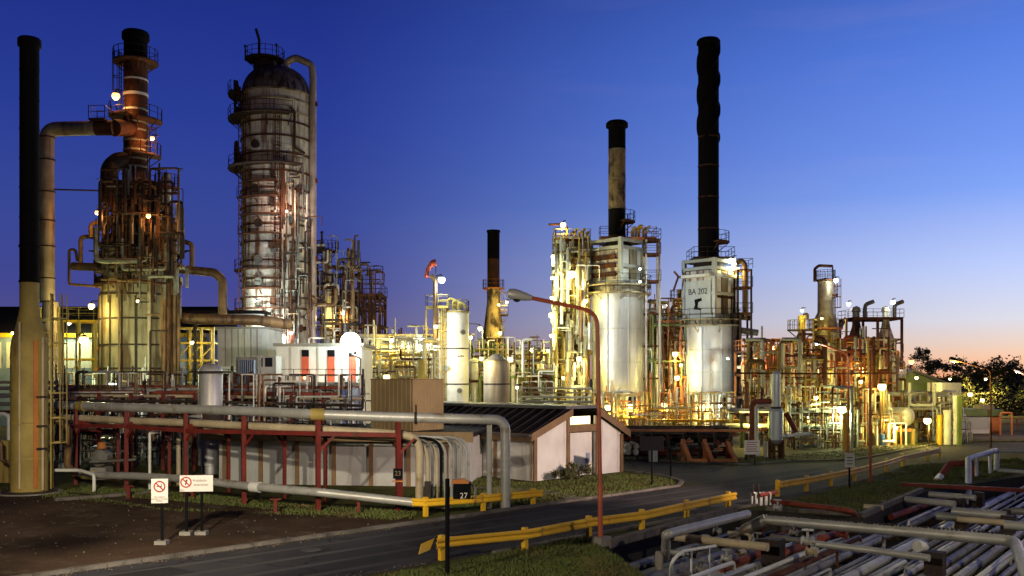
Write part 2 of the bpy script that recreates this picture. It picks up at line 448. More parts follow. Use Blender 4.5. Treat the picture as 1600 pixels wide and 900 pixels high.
SUN_AZ = math.radians(44)      # right of the view, just gone down
SUN_EL = math.radians(-2.5)
w = bpy.data.worlds.new('World'); SC.world = w; w.use_nodes = True
nt = w.node_tree; N = nt.nodes; L = nt.links
bg = N['Background']
sky = N.new('ShaderNodeTexSky'); sky.sky_type = 'NISHITA'; sky.sun_disc = False
sky.sun_elevation = SUN_EL; sky.sun_rotation = SUN_AZ
tc = N.new('ShaderNodeTexCoord')
sep = N.new('ShaderNodeSeparateXYZ'); L.new(tc.outputs['Generated'], sep.inputs[0])
def ramp(stops, src):
    r = N.new('ShaderNodeValToRGB'); e = r.color_ramp.elements
    while len(e) > 1: e.remove(e[-1])
    for i, (p, c) in enumerate(stops):
        x = e[0] if i == 0 else e.new(p)
        x.position = p
        x.color = (*[((v/255+.055)/1.055)**2.4 if v > 10 else v/255/12.92 for v in c], 1)
    L.new(src, r.inputs['Fac']); return r.outputs['Color']
# elevation (sine) 0 .. .5 mapped to 0 .. 1
mr = N.new('ShaderNodeMapRange'); mr.inputs['From Min'].default_value = 0; mr.inputs['From Max'].default_value = .5
L.new(sep.outputs['Z'], mr.inputs['Value'])
left = ramp([(0,(98,84,124)),(.05,(88,82,132)),(.11,(78,77,137)),(.18,(64,70,145)),(.32,(53,70,150)),(.5,(39,59,148)),(.68,(29,48,136)),(.85,(20,36,112)),(1,(8,16,56))], mr.outputs[0])
right = ramp([(0,(255,176,120)),(.037,(253,204,170)),(.061,(240,212,194)),(.109,(222,222,234)),(.205,(190,208,255)),(.35,(130,166,248)),(.43,(113,151,242)),(.6,(85,127,226)),(.85,(46,80,170)),(1,(14,24,76))], mr.outputs[0])
# closeness of a direction's azimuth to the afterglow
dot = N.new('ShaderNodeVectorMath'); dot.operation = 'DOT_PRODUCT'
nrm = N.new('ShaderNodeVectorMath'); nrm.operation = 'NORMALIZE'
flat = N.new('ShaderNodeCombineXYZ'); L.new(sep.outputs['X'], flat.inputs[0]); L.new(sep.outputs['Y'], flat.inputs[1])
L.new(flat.outputs[0], nrm.inputs[0]); L.new(nrm.outputs[0], dot.inputs[0])
dot.inputs[1].default_value = (math.sin(SUN_AZ), math.cos(SUN_AZ), 0)
mz_ = N.new('ShaderNodeMapRange')
mz_.inputs['From Min'].default_value = .56; mz_.inputs['From Max'].default_value = .96
L.new(dot.outputs['Value'], mz_.inputs['Value'])
mz = N.new('ShaderNodeMath'); mz.operation = 'POWER'; mz.inputs[1].default_value = 1.45; L.new(mz_.outputs[0], mz.inputs[0])
mix = N.new('ShaderNodeMix'); mix.data_type = 'RGBA'
L.new(mz.outputs[0], mix.inputs[0]); L.new(left, mix.inputs[6]); L.new(right, mix.inputs[7])
# the sky away from the afterglow and overhead is nearly night
mb_ = N.new('ShaderNodeMapRange'); mb_.interpolation_type = 'SMOOTHSTEP'
mb_.inputs['From Min'].default_value = -.35; mb_.inputs['From Max'].default_value = .25
mb_.inputs['To Min'].default_value = .16; mb_.inputs['To Max'].default_value = 1
L.new(dot.outputs['Value'], mb_.inputs['Value'])
mul = N.new('ShaderNodeMix'); mul.data_type = 'RGBA'; mul.blend_type = 'MULTIPLY'; mul.inputs[0].default_value = 1
L.new(mix.outputs[2], mul.inputs[6]); L.new(mb_.outputs[0], mul.inputs[7])
sc_ = N.new('ShaderNodeMix'); sc_.data_type = 'RGBA'; sc_.blend_type = 'ADD'; sc_.inputs[0].default_value = .02
L.new(mul.outputs[2], sc_.inputs[6]); L.new(sky.outputs[0], sc_.inputs[7])
# thin high wisps, catching the afterglow
wm = N.new('ShaderNodeMapping'); wm.inputs['Scale'].default_value = (1.6,1.6,14); wm.inputs['Rotation'].default_value = (.12,.08,0)
L.new(tc.outputs['Generated'], wm.inputs['Vector'])
wno = N.new('ShaderNodeTexNoise'); wno.inputs['Scale'].default_value = 2.2; wno.inputs['Detail'].default_value = 8; wno.inputs['Roughness'].default_value = .6
L.new(wm.outputs[0], wno.inputs['Vector'])
wr = N.new('ShaderNodeMapRange'); wr.inputs['From Min'].default_value = .52; wr.inputs['From Max'].default_value = .78; wr.inputs['To Max'].default_value = .07
L.new(wno.outputs['Fac'], wr.inputs['Value'])
wmul = N.new('ShaderNodeMath'); wmul.operation = 'MULTIPLY'; L.new(wr.outputs[0], wmul.inputs[0]); L.new(mz.outputs[0], wmul.inputs[1])
wx = N.new('ShaderNodeMix'); wx.data_type = 'RGBA'; L.new(wmul.outputs[0], wx.inputs[0]); L.new(sc_.outputs[2], wx.inputs[6]); wx.inputs[7].default_value = (.62,.42,.52,1)
L.new(wx.outputs[2], bg.inputs['Color']); bg.inputs['Strength'].default_value = 1.0

sl = bpy.data.lights.new('afterglow_sun', 'SUN'); sl.energy = .12; sl.angle = math.radians(20); sl.color = (1,.55,.35)
so = bpy.data.objects.new('afterglow_sun', sl); COL.objects.link(so)
so.rotation_euler = Vector((-math.sin(SUN_AZ), -math.cos(SUN_AZ), -.06)).to_track_quat('-Z','Y').to_euler()

# ------------------------------------------------------------------ ground with the pipe trench cut into it
pit = [qz(1000,905), qz(946,855), qz(1150,798), qz(1197,798), qz(1345,808), qz(1440,768), qz(1640,738), V(64,66,0), V(64,12,0), V(9,12,0), V(3.6,22,0)]
PD = -1.35
def poly_fill(outer, hole, z):
    bm = bmesh.new()
    es = []
    for loop in (outer, hole):
        vs = [bm.verts.new((p[0],p[1],z)) for p in loop]
        es += [bm.edges.new((vs[i], vs[(i+1)%len(vs)])) for i in range(len(vs))]
    bmesh.ops.triangle_fill(bm, edges=es, use_beauty=True)
    mb = MB(); bm.verts.index_update()
    fs = [[v.index for v in f.verts] for f in bm.faces]
    mb.add([v.co.copy() for v in bm.verts], fs); bm.free(); return mb
ground = poly_fill([(-2500,-300),(2500,-300),(2500,4000),(-2500,4000)], pit, 0)
n = len(pit)
ground.add([V(p.x,p.y,0) for p in pit]+[V(p.x,p.y,PD) for p in pit], [(i,(i+1)%n,n+(i+1)%n,n+i) for i in range(n)])
ground.add([V(p.x,p.y,PD) for p in pit], [tuple(range(n))])
for i, f in enumerate(ground.f):
    if len(f) > 4 or (len(f) == 4): ground.m[i] = 1
go = ground.build('ground', [grassm, pitm]); go['kind'] = 'structure'

def sheet(name, pts, z, mat, th=.0):
    mb = MB(); mb.add([V(p[0],p[1],z) for p in pts], [tuple(range(len(pts)))])
    return structure(name, mb, mat)
rd = Vector((.70,.714,0)); rn = Vector((.714,-.70,0))
A0 = Vector((-4.2,39,0))           # on the far kerb
def road_pt(u, v): return A0+rd*u+rn*v
# the road swings right after 55 m
far = [road_pt(-60,0), road_pt(-20,0), road_pt(0,0), road_pt(20,0), road_pt(34,0), qz(1330,722), qz(1480,693), V(70,92,0), V(160,118,0)]
near = [V(160,110,0), V(72,84.5,0), qz(1500,712), road_pt(34,6.8), road_pt(20,6.8), road_pt(0,6.8), road_pt(-20,6.8), road_pt(-60,6.8)]
sheet('road', far+near, .012, asphalt)
# branch road past the house to the process area
sheet('branch_road', [qz(1075,756), qz(1045,748), qz(972,735), V(4.5,66.5,0), V(-10,78,0), V(-6,83,0), qz(968,717), qz(1060,724), qz(1150,729), qz(1260,724), qz(1330,722.5), qz(1240,744)], .008, asphalt2)
sheet('dirt_yard', [road_pt(-60,-.2), road_pt(-20,-.2), road_pt(.5,-.2), road_pt(3,-3.5), V(-14,45.5,0), V(-24,51,0), V(-60,53,0), V(-75,35,0)], .008, dirt)
sheet('plant_paving', [V(-170,66,0), V(-6,66,0), V(-10,79,0), qz(966,716), qz(1060,721), qz(1150,726), qz(1240,719), qz(1330,714), qz(1495,688), V(64,98,0), V(140,200,0), V(-170,220,0)], .004, pave)
def kerb(name, pts, wd=.22, h=.13, mat=kerbm):
    mb = MB()
    Rk = random.Random(len(pts)*7+int(abs(pts[0].x)*10))
    for a, b in zip(pts, pts[1:]):           # kerb stones laid one by one
        a = Vector(a); b = Vector(b); d = (b-a).normalized(); L_ = (b-a).length; nk = max(1, int(L_/1.1)); s_ = Vector((d.y,-d.x,0))
        for k in range(nk):
            o_ = s_*Rk.uniform(-.012,.012)+V(0,0,h/2-.03+Rk.uniform(-.012,.006))
            mb.bar(a+d*(L_*k/nk+.012)+o_, a+d*(L_*(k+1)/nk-.012)+o_, wd, h+.06)
    return structure(name, mb, mat)
kerb('kerb', [road_pt(-60,-.12), road_pt(-20,-.12), road_pt(0,-.12), road_pt(12,-.12), road_pt(19.2,-.12), qz(1066,754), qz(1052,749), qz(1030,744), qz(975,736.5)])
kerb('kerb', [qz(968,715.5), qz(1060,722.5), qz(1150,727.5), qz(1240,722), qz(1335,719), qz(1480,691.5), V(69,92.5,0)])
kerb('kerb', [road_pt(-2,6.95), road_pt(9,6.95), road_pt(16,6.95)], .2, .1)
kerb('footpath', [qz(745,762)+V(0,0,-.06), qz(870,771)+V(0,0,-.06), qz(905,783)+V(0,0,-.06)], 1.0, .1)
kerb('concrete_edging', [qz(85,783), qz(230,772), qz(240,769)], .3, .16)
# concrete trench lip along the guard rail
kerb('trench_lip', [qz(948,853), qz(1050,825), qz(1148,798)], .3, .22)
kerb('trench_lip', [qz(1197,797), qz(1345,807), qz(1440,767)], .25, .16)
# cracks, patches and tyre wear in the asphalt
def cracked(m, sc, wdt, dk):
    nt = m.node_tree; N = nt.nodes; L = nt.links; b = N['Principled BSDF']; src = b.inputs['Base Color'].links[0].from_socket
    tc = N.new('ShaderNodeTexCoord'); nz = N.new('ShaderNodeTexNoise'); nz.inputs['Scale'].default_value = 1.1; nz.inputs['Detail'].default_value = 5
    L.new(tc.outputs['Object'], nz.inputs['Vector'])
    ad = N.new('ShaderNodeMix'); ad.data_type = 'RGBA'; ad.blend_type = 'ADD'; ad.inputs[0].default_value = 1.2
    L.new(tc.outputs['Object'], ad.inputs[6]); L.new(nz.outputs['Color'], ad.inputs[7])
    vo = N.new('ShaderNodeTexVoronoi'); vo.feature = 'DISTANCE_TO_EDGE'; vo.inputs['Scale'].default_value = sc; L.new(ad.outputs[2], vo.inputs['Vector'])
    mr = N.new('ShaderNodeMapRange'); mr.inputs['From Max'].default_value = wdt; mr.inputs['To Min'].default_value = dk; mr.inputs['To Max'].default_value = 0
    L.new(vo.outputs['Distance'], mr.inputs['Value'])
    mx = N.new('ShaderNodeMix'); mx.data_type = 'RGBA'; L.new(mr.outputs[0], mx.inputs[0]); L.new(src, mx.inputs[6]); mx.inputs[7].default_value = (.012,.011,.011,1)
    L.new(mx.outputs[2], b.inputs['Base Color'])
cracked(asphalt, .23, .016, .8); cracked(asphalt2, .2, .016, .8)
patchm = M('asphalt_patch', (.030,.028,.031), (.020,.019,.021), .9, bs=40, bump=.3, spec=.12); wearm = M('asphalt_wear', (.075,.071,.074), (.052,.05,.053), .88, ns=.3, bs=40, bump=.3, spec=.12)
for u_, v_, a_, b_ in ((-14,1.2,3.2,1.5),(-3,4.1,2.4,1.7),(8,.9,4.5,1.1),(17,3.6,2.2,2.2),(-22,3.8,3.5,1.4),(27,1.6,3.8,1.5)):
    sheet('road_patch', [road_pt(u_,v_), road_pt(u_+a_,v_+.15), road_pt(u_+a_+.2,v_+b_), road_pt(u_+.1,v_+b_-.1)], .016, patchm)
for v_ in (1.35,2.9,4.3,5.7): sheet('tyre_track', [road_pt(-58,v_-.12), road_pt(-10,v_-.2), road_pt(33,v_-.15), road_pt(33,v_+.2), road_pt(-10,v_+.14), road_pt(-58,v_+.22)], .0145, wearm)
for u_, v_ in ((-6,2.0),(12,5.4)):
    p = road_pt(u_,v_); single('manhole_cover', 'round iron manhole cover in the road ' + ('near the numbered post' if u_ < 0 else 'beside the yellow guard rail'), 'manhole cover', MB().lathe([(.36,.016),(.36,.024),(.30,.024),(.29,.02),(.0,.02)], p, 20), M('cast_iron', (.05,.045,.042), None, .6))
# low hills behind
hm = MB(); R = random.Random(4)
pts = []
for i in range(61):
    x = -900+30*i; pts.append((x, 620, 4+1.5*math.sin(i*.7)+R.uniform(0,1.5)))
hm.add([V(x,y,-1) for x,y,z in pts]+[V(x,y+40,z) for x,y,z in pts]+[V(x,y+140,-1) for x,y,z in pts],
       [(i,i+1,62+i,61+i) for i in range(60)]+[(61+i,62+i,123+i,122+i) for i in range(60)])
structure('hill', hm, M('far_hill', (.02,.022,.015)))

# grass: blades over the verges
def inside(p, poly):
    c = False; n = len(poly); j = n-1
    for i in range(n):
        a, b = poly[i], poly[j]
        if (a[1] > p[1]) != (b[1] > p[1]) and p[0] < (b[0]-a[0])*(p[1]-a[1])/(b[1]-a[1])+a[0]: c = not c
        j = i
    return c
def grass(name, poly, n, seed, h=(.05,.14)):
    R = random.Random(seed); xs = [p[0] for p in poly]; ys = [p[1] for p in poly]; mb = MB(); k = 0
    while k < n:
        x, y = R.uniform(min(xs),max(xs)), R.uniform(min(ys),max(ys))
        if not inside((x,y), poly): continue
        k += 1
        # patchy lawn: long and short
        t = math.sin(x*1.3+2*math.sin(y*.7))*math.sin(y*1.1+x*.4)
        hh = R.uniform(*h)*(1+.6*t)
        a = R.uniform(0,PI); dx, dy = math.cos(a)*.03, math.sin(a)*.03
        lx, ly = R.uniform(-.06,.06), R.uniform(-.06,.06)
        mb.add([V(x-dx,y-dy,0), V(x+dx,y+dy,0), V(x+lx,y+ly,hh)], [(0,1,2)])
    o = mb.build(name, blade_m); o['kind'] = 'stuff'
grass('grass', [road_pt(-9,7.2), road_pt(-3,7.3), qz(905,842), qz(950,862), qz(1005,900), V(3.5,24,0), V(-6,24,0)], 26000, 1)
grass('grass', [qz(1205,793), qz(1300,766), qz(1420,728), qz(1590,716), qz(1625,735), qz(1440,763), qz(1345,803)], 16000, 2)
lawn = [qz(600,802), qz(690,800), qz(830,788), qz(1060,757), qz(1040,747), qz(970,739), qz(840,755), qz(740,748), qz(640,775)]
grass('grass', lawn, 15000, 3)
grass('grass', [qz(990,713), qz(1060,719), qz(1150,724), qz(1330,716), qz(1480,690), qz(1480,687), qz(1330,704), qz(1150,716), qz(1000,708)], 5000, 5, (.05,.12))
grass('grass', [V(-24,50.5,0), V(-14,45.3,0), qz(520,806), qz(640,812), qz(655,800), qz(480,790), qz(400,780), V(-23,53,0)], 6000, 6)

# grit, broken kerb crumbs and leaf litter along the road edges and in the yard
gm = MB(); R = random.Random(77)
def grit(p, s):
    a = R.uniform(0,6.3); pts_ = [p+V(math.cos(a+k*1.57)*s*R.uniform(.6,1.2), math.sin(a+k*1.57)*s*R.uniform(.6,1.2), 0.012) for k in range(4)]
    top = p+V(0,0,s*R.uniform(.5,1.)+.012); gm.mi = R.choice((0,1,1,2)); gm.add(pts_+[top], [(0,1,4),(1,2,4),(2,3,4),(3,0,4)])
for k in range(1500):
    u_ = R.uniform(-30,20); grit(road_pt(u_, abs(R.gauss(0,.22))+.02), R.uniform(.012,.04))
for k in range(1500): grit(road_pt(R.uniform(-25,18), 6.75-abs(R.gauss(0,.3))), R.uniform(.012,.04))
for k in range(1100):
    p = V(R.uniform(-34,-5), R.uniform(31,52), 0)
    if inside((p.x,p.y), [(q_.x,q_.y) for q_ in (road_pt(-40,-.4), road_pt(.5,-.4), road_pt(3,-3.5), V(-14,45.5,0), V(-24,51,0), V(-40,52,0))]): grit(p, R.uniform(.015,.06))
o = gm.build('gravel', [kerbm, dirt, leaf2]); o['kind'] = 'stuff'
grass('grass', [V(-30,50.5,0), V(-24,48.6,0), V(-15,43.0,0), road_pt(2,-3.4), road_pt(.5,-1.2), V(-16,44.0,0), V(-24,50.5,0)], 1800, 8, (.04,.12))
# ------------------------------------------------------------------ guard rails
def guard_rail(label, pts, posts, ends=(True, True), h=.78, flare=True):
    pts = [Vector(p) for p in pts]
    t = thing('guard_rail', label, 'guard rail', pts[0])
    prof = [(0,.31),(.05,.27),(.05,.21),(.0,.16),(.0,.12),(.05,.07),(.05,.01),(0,-.03)]   # W profile
    mb = MB(); vs = []; m = len(prof)
    for i, p in enumerate(pts):
        d = (pts[min(i+1,len(pts)-1)]-pts[max(i-1,0)]); d.z = 0; d.normalize(); nn = Vector((d.y,-d.x,0))
        for o, z in prof: vs.append(p+nn*(o+.10)+V(0,0,h-.32+z))
        for o, z in reversed(prof): vs.append(p+nn*(o+.07)+V(0,0,h-.32+z))
    k = 2*m
    fs = [(i*k+j, i*k+(j+1)%k, (i+1)*k+(j+1)%k, (i+1)*k+j) for i in range(len(pts)-1) for j in range(k)]
    fs += [tuple(range(k-1,-1,-1)), tuple((len(pts)-1)*k+j for j in range(k))]
    mb.add(vs, fs); mb.build('rail_beam', yellow, t, sharp=25)
    for p in posts:
        p = Vector(p); MB().box((p.x,p.y,h/2+.03), (.17,.17,h+.06), PI/4).build('post', yellow, t)
    if ends[0]:
        p = pts[0]; d = (pts[0]-pts[1]).normalized(); nn = Vector((d.y,-d.x,0))
        e = MB(); e.extr([p+V(0,0,h), p+d*.55+V(0,0,h-.12), p+d*.75-nn*.1+V(0,0,h-.42), p+d*.2+V(0,0,h-.36)], nn*.04-V(0,0,.02)); e.build('end_plate', yellow, t)
    return t
RA = [(690,876),(820,862),(920,841),(1003,829),(1073,812),(1138,797)]
pa = [qz(*p) for p in RA]
guard_rail('long yellow guard rail along the near edge of the road, by the red lamp post', [pa[0]-rd*.3]+pa+[pa[-1]+rd*.5], pa)
RB = [(1215,776),(1260,768),(1298,760),(1335,752),(1360,745),(1385,738),(1410,729),(1450,720),(1468,716)]
pb = [qz(*p) for p in RB]
guard_rail('weathered yellow guard rail past the white hoop pipes, running off along the grass', pb, pb, (False,False))
RC = [(665,807),(755,800),(833,791)]
pc = [qz(*p) for p in RC]
guard_rail('short yellow guard rail across the road in front of the bent conduits', [pc[0]-V(.55,-.25,0)]+pc+[pc[-1]+V(.4,.2,0)], pc, (False,False))
# loose red bar at the gap in the rail
pipe([qz(1186,774,.5), qz(1213,769,.55)], .10, redpipe, 'short red bar by the end of the far guard rail behind the white hoops', name='barrier_bar', cat='barrier')

# ------------------------------------------------------------------ street lamps and signs
def street_lamp(label, base, top, head, r=.09, mat=polered, lit=None, foot=True, hs=1.):
    base = Vector(base); t = thing('street_lamp', label, 'street lamp', base)
    top = Vector(top); head = Vector(head)
    MB().tube([base, base+V(0,0,2.2)], r*1.25, 10, 0).build('pole_sleeve', mat, t)
    e = top+(head-top)*.97
    MB().tube([base+V(0,0,2.1), top, e], r, 10, 9, rr=None).build('pole', mat, t)
    d = (head-top).normalized()
    c = head+d*.15
    b = MB().lathe([(x*hs,y*hs) for x, y in ((0,-.62),(.12,-.58),(.17,-.35),(.24,0),(.26,.3),(.2,.52),(0,.6))], c, 12, d)
    b.build('lamp_head', greypipe if lit is None else dsteel, t)
    g_ = MB().lathe([(0,-.14*hs),(.13*hs,-.10*hs),(.19*hs,0),(.0,.01)], c+V(0,0,-.20*hs)+d*.12*hs, 12)
    g_.build('lamp_glass', glassdark if lit is None else MATS[LLENS[lit[1]]], t)
    if foot: MB().box(base+V(0,0,.14), (.55,.55,.36), .78).build('foot', concrete, t)
    if lit:
        ld = bpy.data.lights.new('lamp_light', 'POINT'); ld.energy = lit[0]; ld.color = LCOL[lit[1]]; ld.shadow_soft_size = .25
        lo = bpy.data.objects.new('lamp_light', ld); COL.objects.link(lo); lo.parent = t; lo.location = c-base+V(0,0,-.6)
    return t
Yl = qz(938,852).y
street_lamp('tall red street lamp with unlit grey head beside the yellow guard rail', qz(938,852), q(933,487,Yl), q(818,463,Yl), .075, hs=.78)
# numbered box on a black post
t = thing('numbered_post', 'thin black post carrying a black box numbered 27 with an orange lid', 'post sign', qz(699,900))
Yp = qz(699,900).y
MB().tube([qz(699,900), q(699,748,Yp)], .07, 8).build('post', blackp, t)
bx = MB().box(q(722,766,Yp), (.52,.3,.5)).build('box', blackp, t)
MB().extr([q(706,755,Yp)+V(0,-.16,0), q(706,750,Yp)+V(0,-.16,0), q(726,748,Yp)+V(0,-.16,0), q(733,753,Yp)+V(0,-.16,0), q(733,755,Yp)+V(0,-.16,0)], (0,.32,0)).build('lid', orange_p, t)
MB().tube([q(736,756,Yp), q(743,764,Yp), q(742,776,Yp), q(737,779,Yp)], .035, 6).build('strap', dgreypipe, t)
def text(body, p, size, mat, parent, rz=0., ext=.004, font_scale=1.):
    cu = bpy.data.curves.new('lettering', 'FONT'); cu.body = body; cu.size = size; cu.extrude = ext; cu.align_x = 'CENTER'; cu.align_y = 'CENTER'
    cu.materials.append(mat)
    o = bpy.data.objects.new('lettering', cu); COL.objects.link(o); o.rotation_euler = (PI/2,0,rz); o.scale = (font_scale,1,1)
    bpy.context.view_layer.update()
    me = bpy.data.meshes.new_from_object(o.evaluated_get(bpy.context.evaluated_depsgraph_get())); bpy.data.objects.remove(o)
    o = bpy.data.objects.new('lettering', me); COL.objects.link(o); o.rotation_euler = (PI/2,0,rz); o.scale = (font_scale,1,1)
    o.parent = parent; o.location = Vector(p)-ROOT[parent.name]; ROOT[o.name] = ROOT[parent.name]
    return o
text('27', q(725,774,Yp)+V(0,-.155,0), .25, signwhite, t, font_scale=.95)

def sign(label, px0, px1, py0, py1, bases, face, rz=0., mat=signwhite, postm=blackp, foot=True, pr=.055):
    b0 = qz(*bases[0]); Y = b0.y
    t = thing('sign', label, 'sign', b0)
    c = q((px0+px1)/2, (py0+py1)/2, Y); w_ = (px1-px0)/F*Y/math.cos(rz); h_ = (py1-py0)/F*Y
    bo = MB().box(c, (w_, .04, h_), rz); board = bo.build('board', mat, t)
    for bp in bases:
        b = qz(*bp); b = Vector((b.x, c.y+(b.x-c.x)*math.tan(rz)+.07, 0))
        MB().tube([b, V(b.x,b.y,c.z+h_*.3)], pr, 8).build('post', postm, t)
        if foot: MB().box((b.x,b.y,.06), (.42,.42,.16)).build('foot', concrete, t)
    nrm = Vector((math.sin(rz), -math.cos(rz), 0)); ax = Vector((math.cos(rz), math.sin(rz), 0))
    P = lambda u, v: c+nrm*.024+ax*(u*w_)+V(0,0,v*h_)
    face(t, P, w_, h_, nrm, rz)
    return t
def prohib(t, P, u, v, R, nrm, rz, w_, h_, mat=None):
    c = P(u, v)
    mb = MB(); n = 28; ax = Vector((math.cos(rz), math.sin(rz), 0))
    vs = []; fs = []
    for k in range(n):
        a = 2*PI*k/n; d = ax*math.cos(a)+V(0,0,math.sin(a))
        vs += [c+d*R, c+d*R*.76, c+d*R+nrm*.006, c+d*R*.76+nrm*.006]
    for k in range(n):
        a, b = k*4, ((k+1)%n)*4
        fs += [(a,b,b+2,a+2),(a+1,b+1,b+3,a+3),(a+2,b+2,b+3,a+3)]
    mb.add(vs, fs)
    d = (ax*-.7+V(0,0,.7)); s = (ax*.7+V(0,0,.7))*R*.11
    mb.extr([c+d*R*.85+s, c-d*R*.85+s, c-d*R*.85-s, c+d*R*.85-s], nrm*.008)
    mb.build('prohibition_ring', mat or signred, t)
    return c, ax
def face_smoke(t, P, w_, h_, nrm, rz):
    c, ax = prohib(t, P, 0, .18, w_*.36, nrm, rz, w_, h_)
    mb = MB(); r = w_*.36
    mb.extr([c+ax*-r*.5+V(0,0,-r*.07), c+ax*r*.45+V(0,0,-r*.07), c+ax*r*.45+V(0,0,r*.1), c+ax*-r*.5+V(0,0,r*.1)], nrm*.003)
    mb.extr([c+ax*r*.3+V(0,0,r*.16), c+ax*r*.42+V(0,0,r*.16), c+ax*r*.3+V(0,0,r*.5), c+ax*r*.18+V(0,0,r*.5)], nrm*.003)
    mb.build('pictogram', inkm, t)
    for i, (s, dv) in enumerate((('PROHIBIDO',-.255),('FUMAR O HACER',-.335),('FUEGO',-.415))):
        text(s, P(0,dv)+nrm*.002, h_*.085, inkm, t, rz, .002, .95)
def face_park(t, P, w_, h_, nrm, rz):
    c, ax = prohib(t, P, -.31, .08, h_*.34, nrm, rz, w_, h_, signred)
    r = h_*.33
    mb = MB(); mb.extr([c+ax*-r*.18+V(0,0,-r*.5), c+ax*.02*r+V(0,0,-r*.5), c+ax*r*.3+V(0,0,r*.45), c+ax*-r*.05+V(0,0,r*.5)], nrm*.003); mb.build('pictogram', inkm, t)
    text('Prohibido', P(.10,.17)+nrm*.002, h_*.21, inkm, t, rz, .002, 1.)
    text('estacionar', P(.14,-.08)+nrm*.002, h_*.21, inkm, t, rz, .002, 1.)
def face_blank(t, P, w_, h_, nrm, rz): pass
def face_lines(t, P, w_, h_, nrm, rz):
    mb = MB()
    for k in range(5):
        v = .34-.16*k; mb.extr([P(-.38,v), P(.38-.1*(k%2),v), P(.38-.1*(k%2),v+.05), P(-.38,v+.05)], nrm*.003)
    mb.build('notice_lines', signred, t)
def face_sym(t, P, w_, h_, nrm, rz):
    mb = MB()
    for k in range(3): mb.extr([P(-.3,-.3+.22*k), P(.3,-.3+.22*k), P(.3,-.22+.22*k), P(-.3,-.22+.22*k)], nrm*.003)
    mb.build('notice_lines', inkm, t)
sign('white no smoking sign on a black post in the dirt yard', 237, 262, 748, 786, [(252,851)], face_smoke, .12)
sign('wide white no parking sign on two black posts', 282, 332, 742.5, 768, [(291,836),(324,831)], face_park, .12)
sign('black signboard on a post by the corner lawn of the house', 1000, 1037, 682, 704, [(1019,757)], face_blank, .0, blackp, foot=False)
sign('white notice board with red lines in front of the orange props', 1163, 1187, 688, 710, [(1180,727)], face_lines, .1, foot=False, postm=dsteel)
sign('small grey notice on a black post behind the far guard rail', 1320, 1335, 708, 730, [(1328,763)], face_sym, .0, wallgrey, foot=False)
t = single('grey_cabinet', 'slim grey cabinet standing on the verge behind the black signboard', 'cabinet', MB().box(gx(1020, 68.5, .85), (.62,.4,1.7)).box(gx(1020,68.5,1.74),(.7,.48,.08)), wallgrey)
t = thing('bollard_light', 'short dark post with small round head beside the black signboard', 'post', qz(1048,746))
Yb = qz(1048,746).y
MB().tube([qz(1048,746), q(1048,706,Yb)], .06, 8).build('post', blackp, t)
MB().lathe([(0,-.14),(.13,-.1),(.17,.05),(.1,.16),(0,.18)], q(1048,703,Yb), 10).build('head', blackp, t)
# ------------------------------------------------------------------ the house with the split gable
hA, hB = Vector((1.3,55.5,0)), Vector((6.94,61.2,0))
ha = (hB-hA).normalized(); hl = Vector((-ha.y, ha.x, 0)); HW = (hB-hA).length; HLn = 15.0
def hp(u, v, z): return hA+ha*u+hl*v+V(0,0,z)
hs = thing('house', 'white house with brown trimmed split gable and dark roof beside the road', 'house', hA)
U1, U2 = HW*.36, HW*.70          # where the two half gables meet the recessed middle
EV, RG = 2.72, 3.95
b = MB()
b.extr([hp(0,0,0), hp(U1,0,0), hp(U1,0,RG-.3), hp(0,0,EV)], hl*.25)
b.extr([hp(U2,0,0), hp(HW,0,0), hp(HW,0,EV-.15), hp(U2,0,RG-.3)], hl*.25)
b.extr([hp(U1,.35,0), hp(U2,.35,0), hp(U2,.35,2.75), hp(U1,.35,2.75)], hl*.2)
b.extr([hp(0,.252,0), hp(0,HLn,0), hp(0,HLn,EV), hp(0,.252,EV)], ha*.2)
b.extr([hp(HW,.252,0), hp(HW,HLn,0), hp(HW,HLn,EV-.15), hp(HW,.252,EV-.15)], ha*-.2)
b.extr([hp(.21,HLn-.2,0), hp(HW-.21,HLn-.2,0), hp(HW-.21,HLn-.2,EV-.2), hp(.21,HLn-.2,EV-.2)], hl*.18)
b.build('wall', wallwhite, hs)
r = MB(); ov = .55
r.extr([hp(-ov,-.3,EV-.12), hp(U1+.05,-.3,RG), hp(U1+.05,-.3,RG+.16), hp(-ov,-.3,EV+.04)], hl*(HLn+.6))
r.extr([hp(U2-.05,-.3,RG), hp(HW+ov,-.3,EV-.3), hp(HW+ov,-.3,EV-.14), hp(U2-.05,-.3,RG+.16)], hl*(HLn+.6))
for k in range(20):                 # raised seams of the roof sheets
    v_ = -.1+k*(HLn+.2)/19
    r.bar(hp(-ov,v_,EV+.05), hp(U1-.3,v_,RG+.15), .06, .07); r.bar(hp(U2+.3,v_,RG+.15), hp(HW+ov,v_,EV-.13), .06, .07)
r.build('roof', roofdark, hs)
gt = MB(); gt.bar(hp(-ov-.14,-.3,EV-.05), hp(-ov-.14,HLn,EV-.05), .13, .12); gt.build('gutter', roofgrey, hs)
MB().tube([hp(-ov-.14,.15,EV-.1), hp(-.12,.2,EV-.5), hp(-.12,.2,.05)], .05, 8).build('downpipe', brownwood, hs)
rr = MB(); rr.extr([hp(U1-.25,-.1,RG+.165), hp(U2+.25,-.1,RG+.165), hp(U2+.25,-.1,RG+.34), hp(U1-.25,-.1,RG+.34)], hl*(HLn+.3)); rr.build('ridge_monitor', roofgrey, hs)
f = MB()
f.extr([hp(-ov-.02,-.36,EV-.36), hp(U1+.12,-.36,RG-.24), hp(U1+.12,-.36,RG+.2), hp(-ov-.02,-.36,EV+.08)], hl*.055)
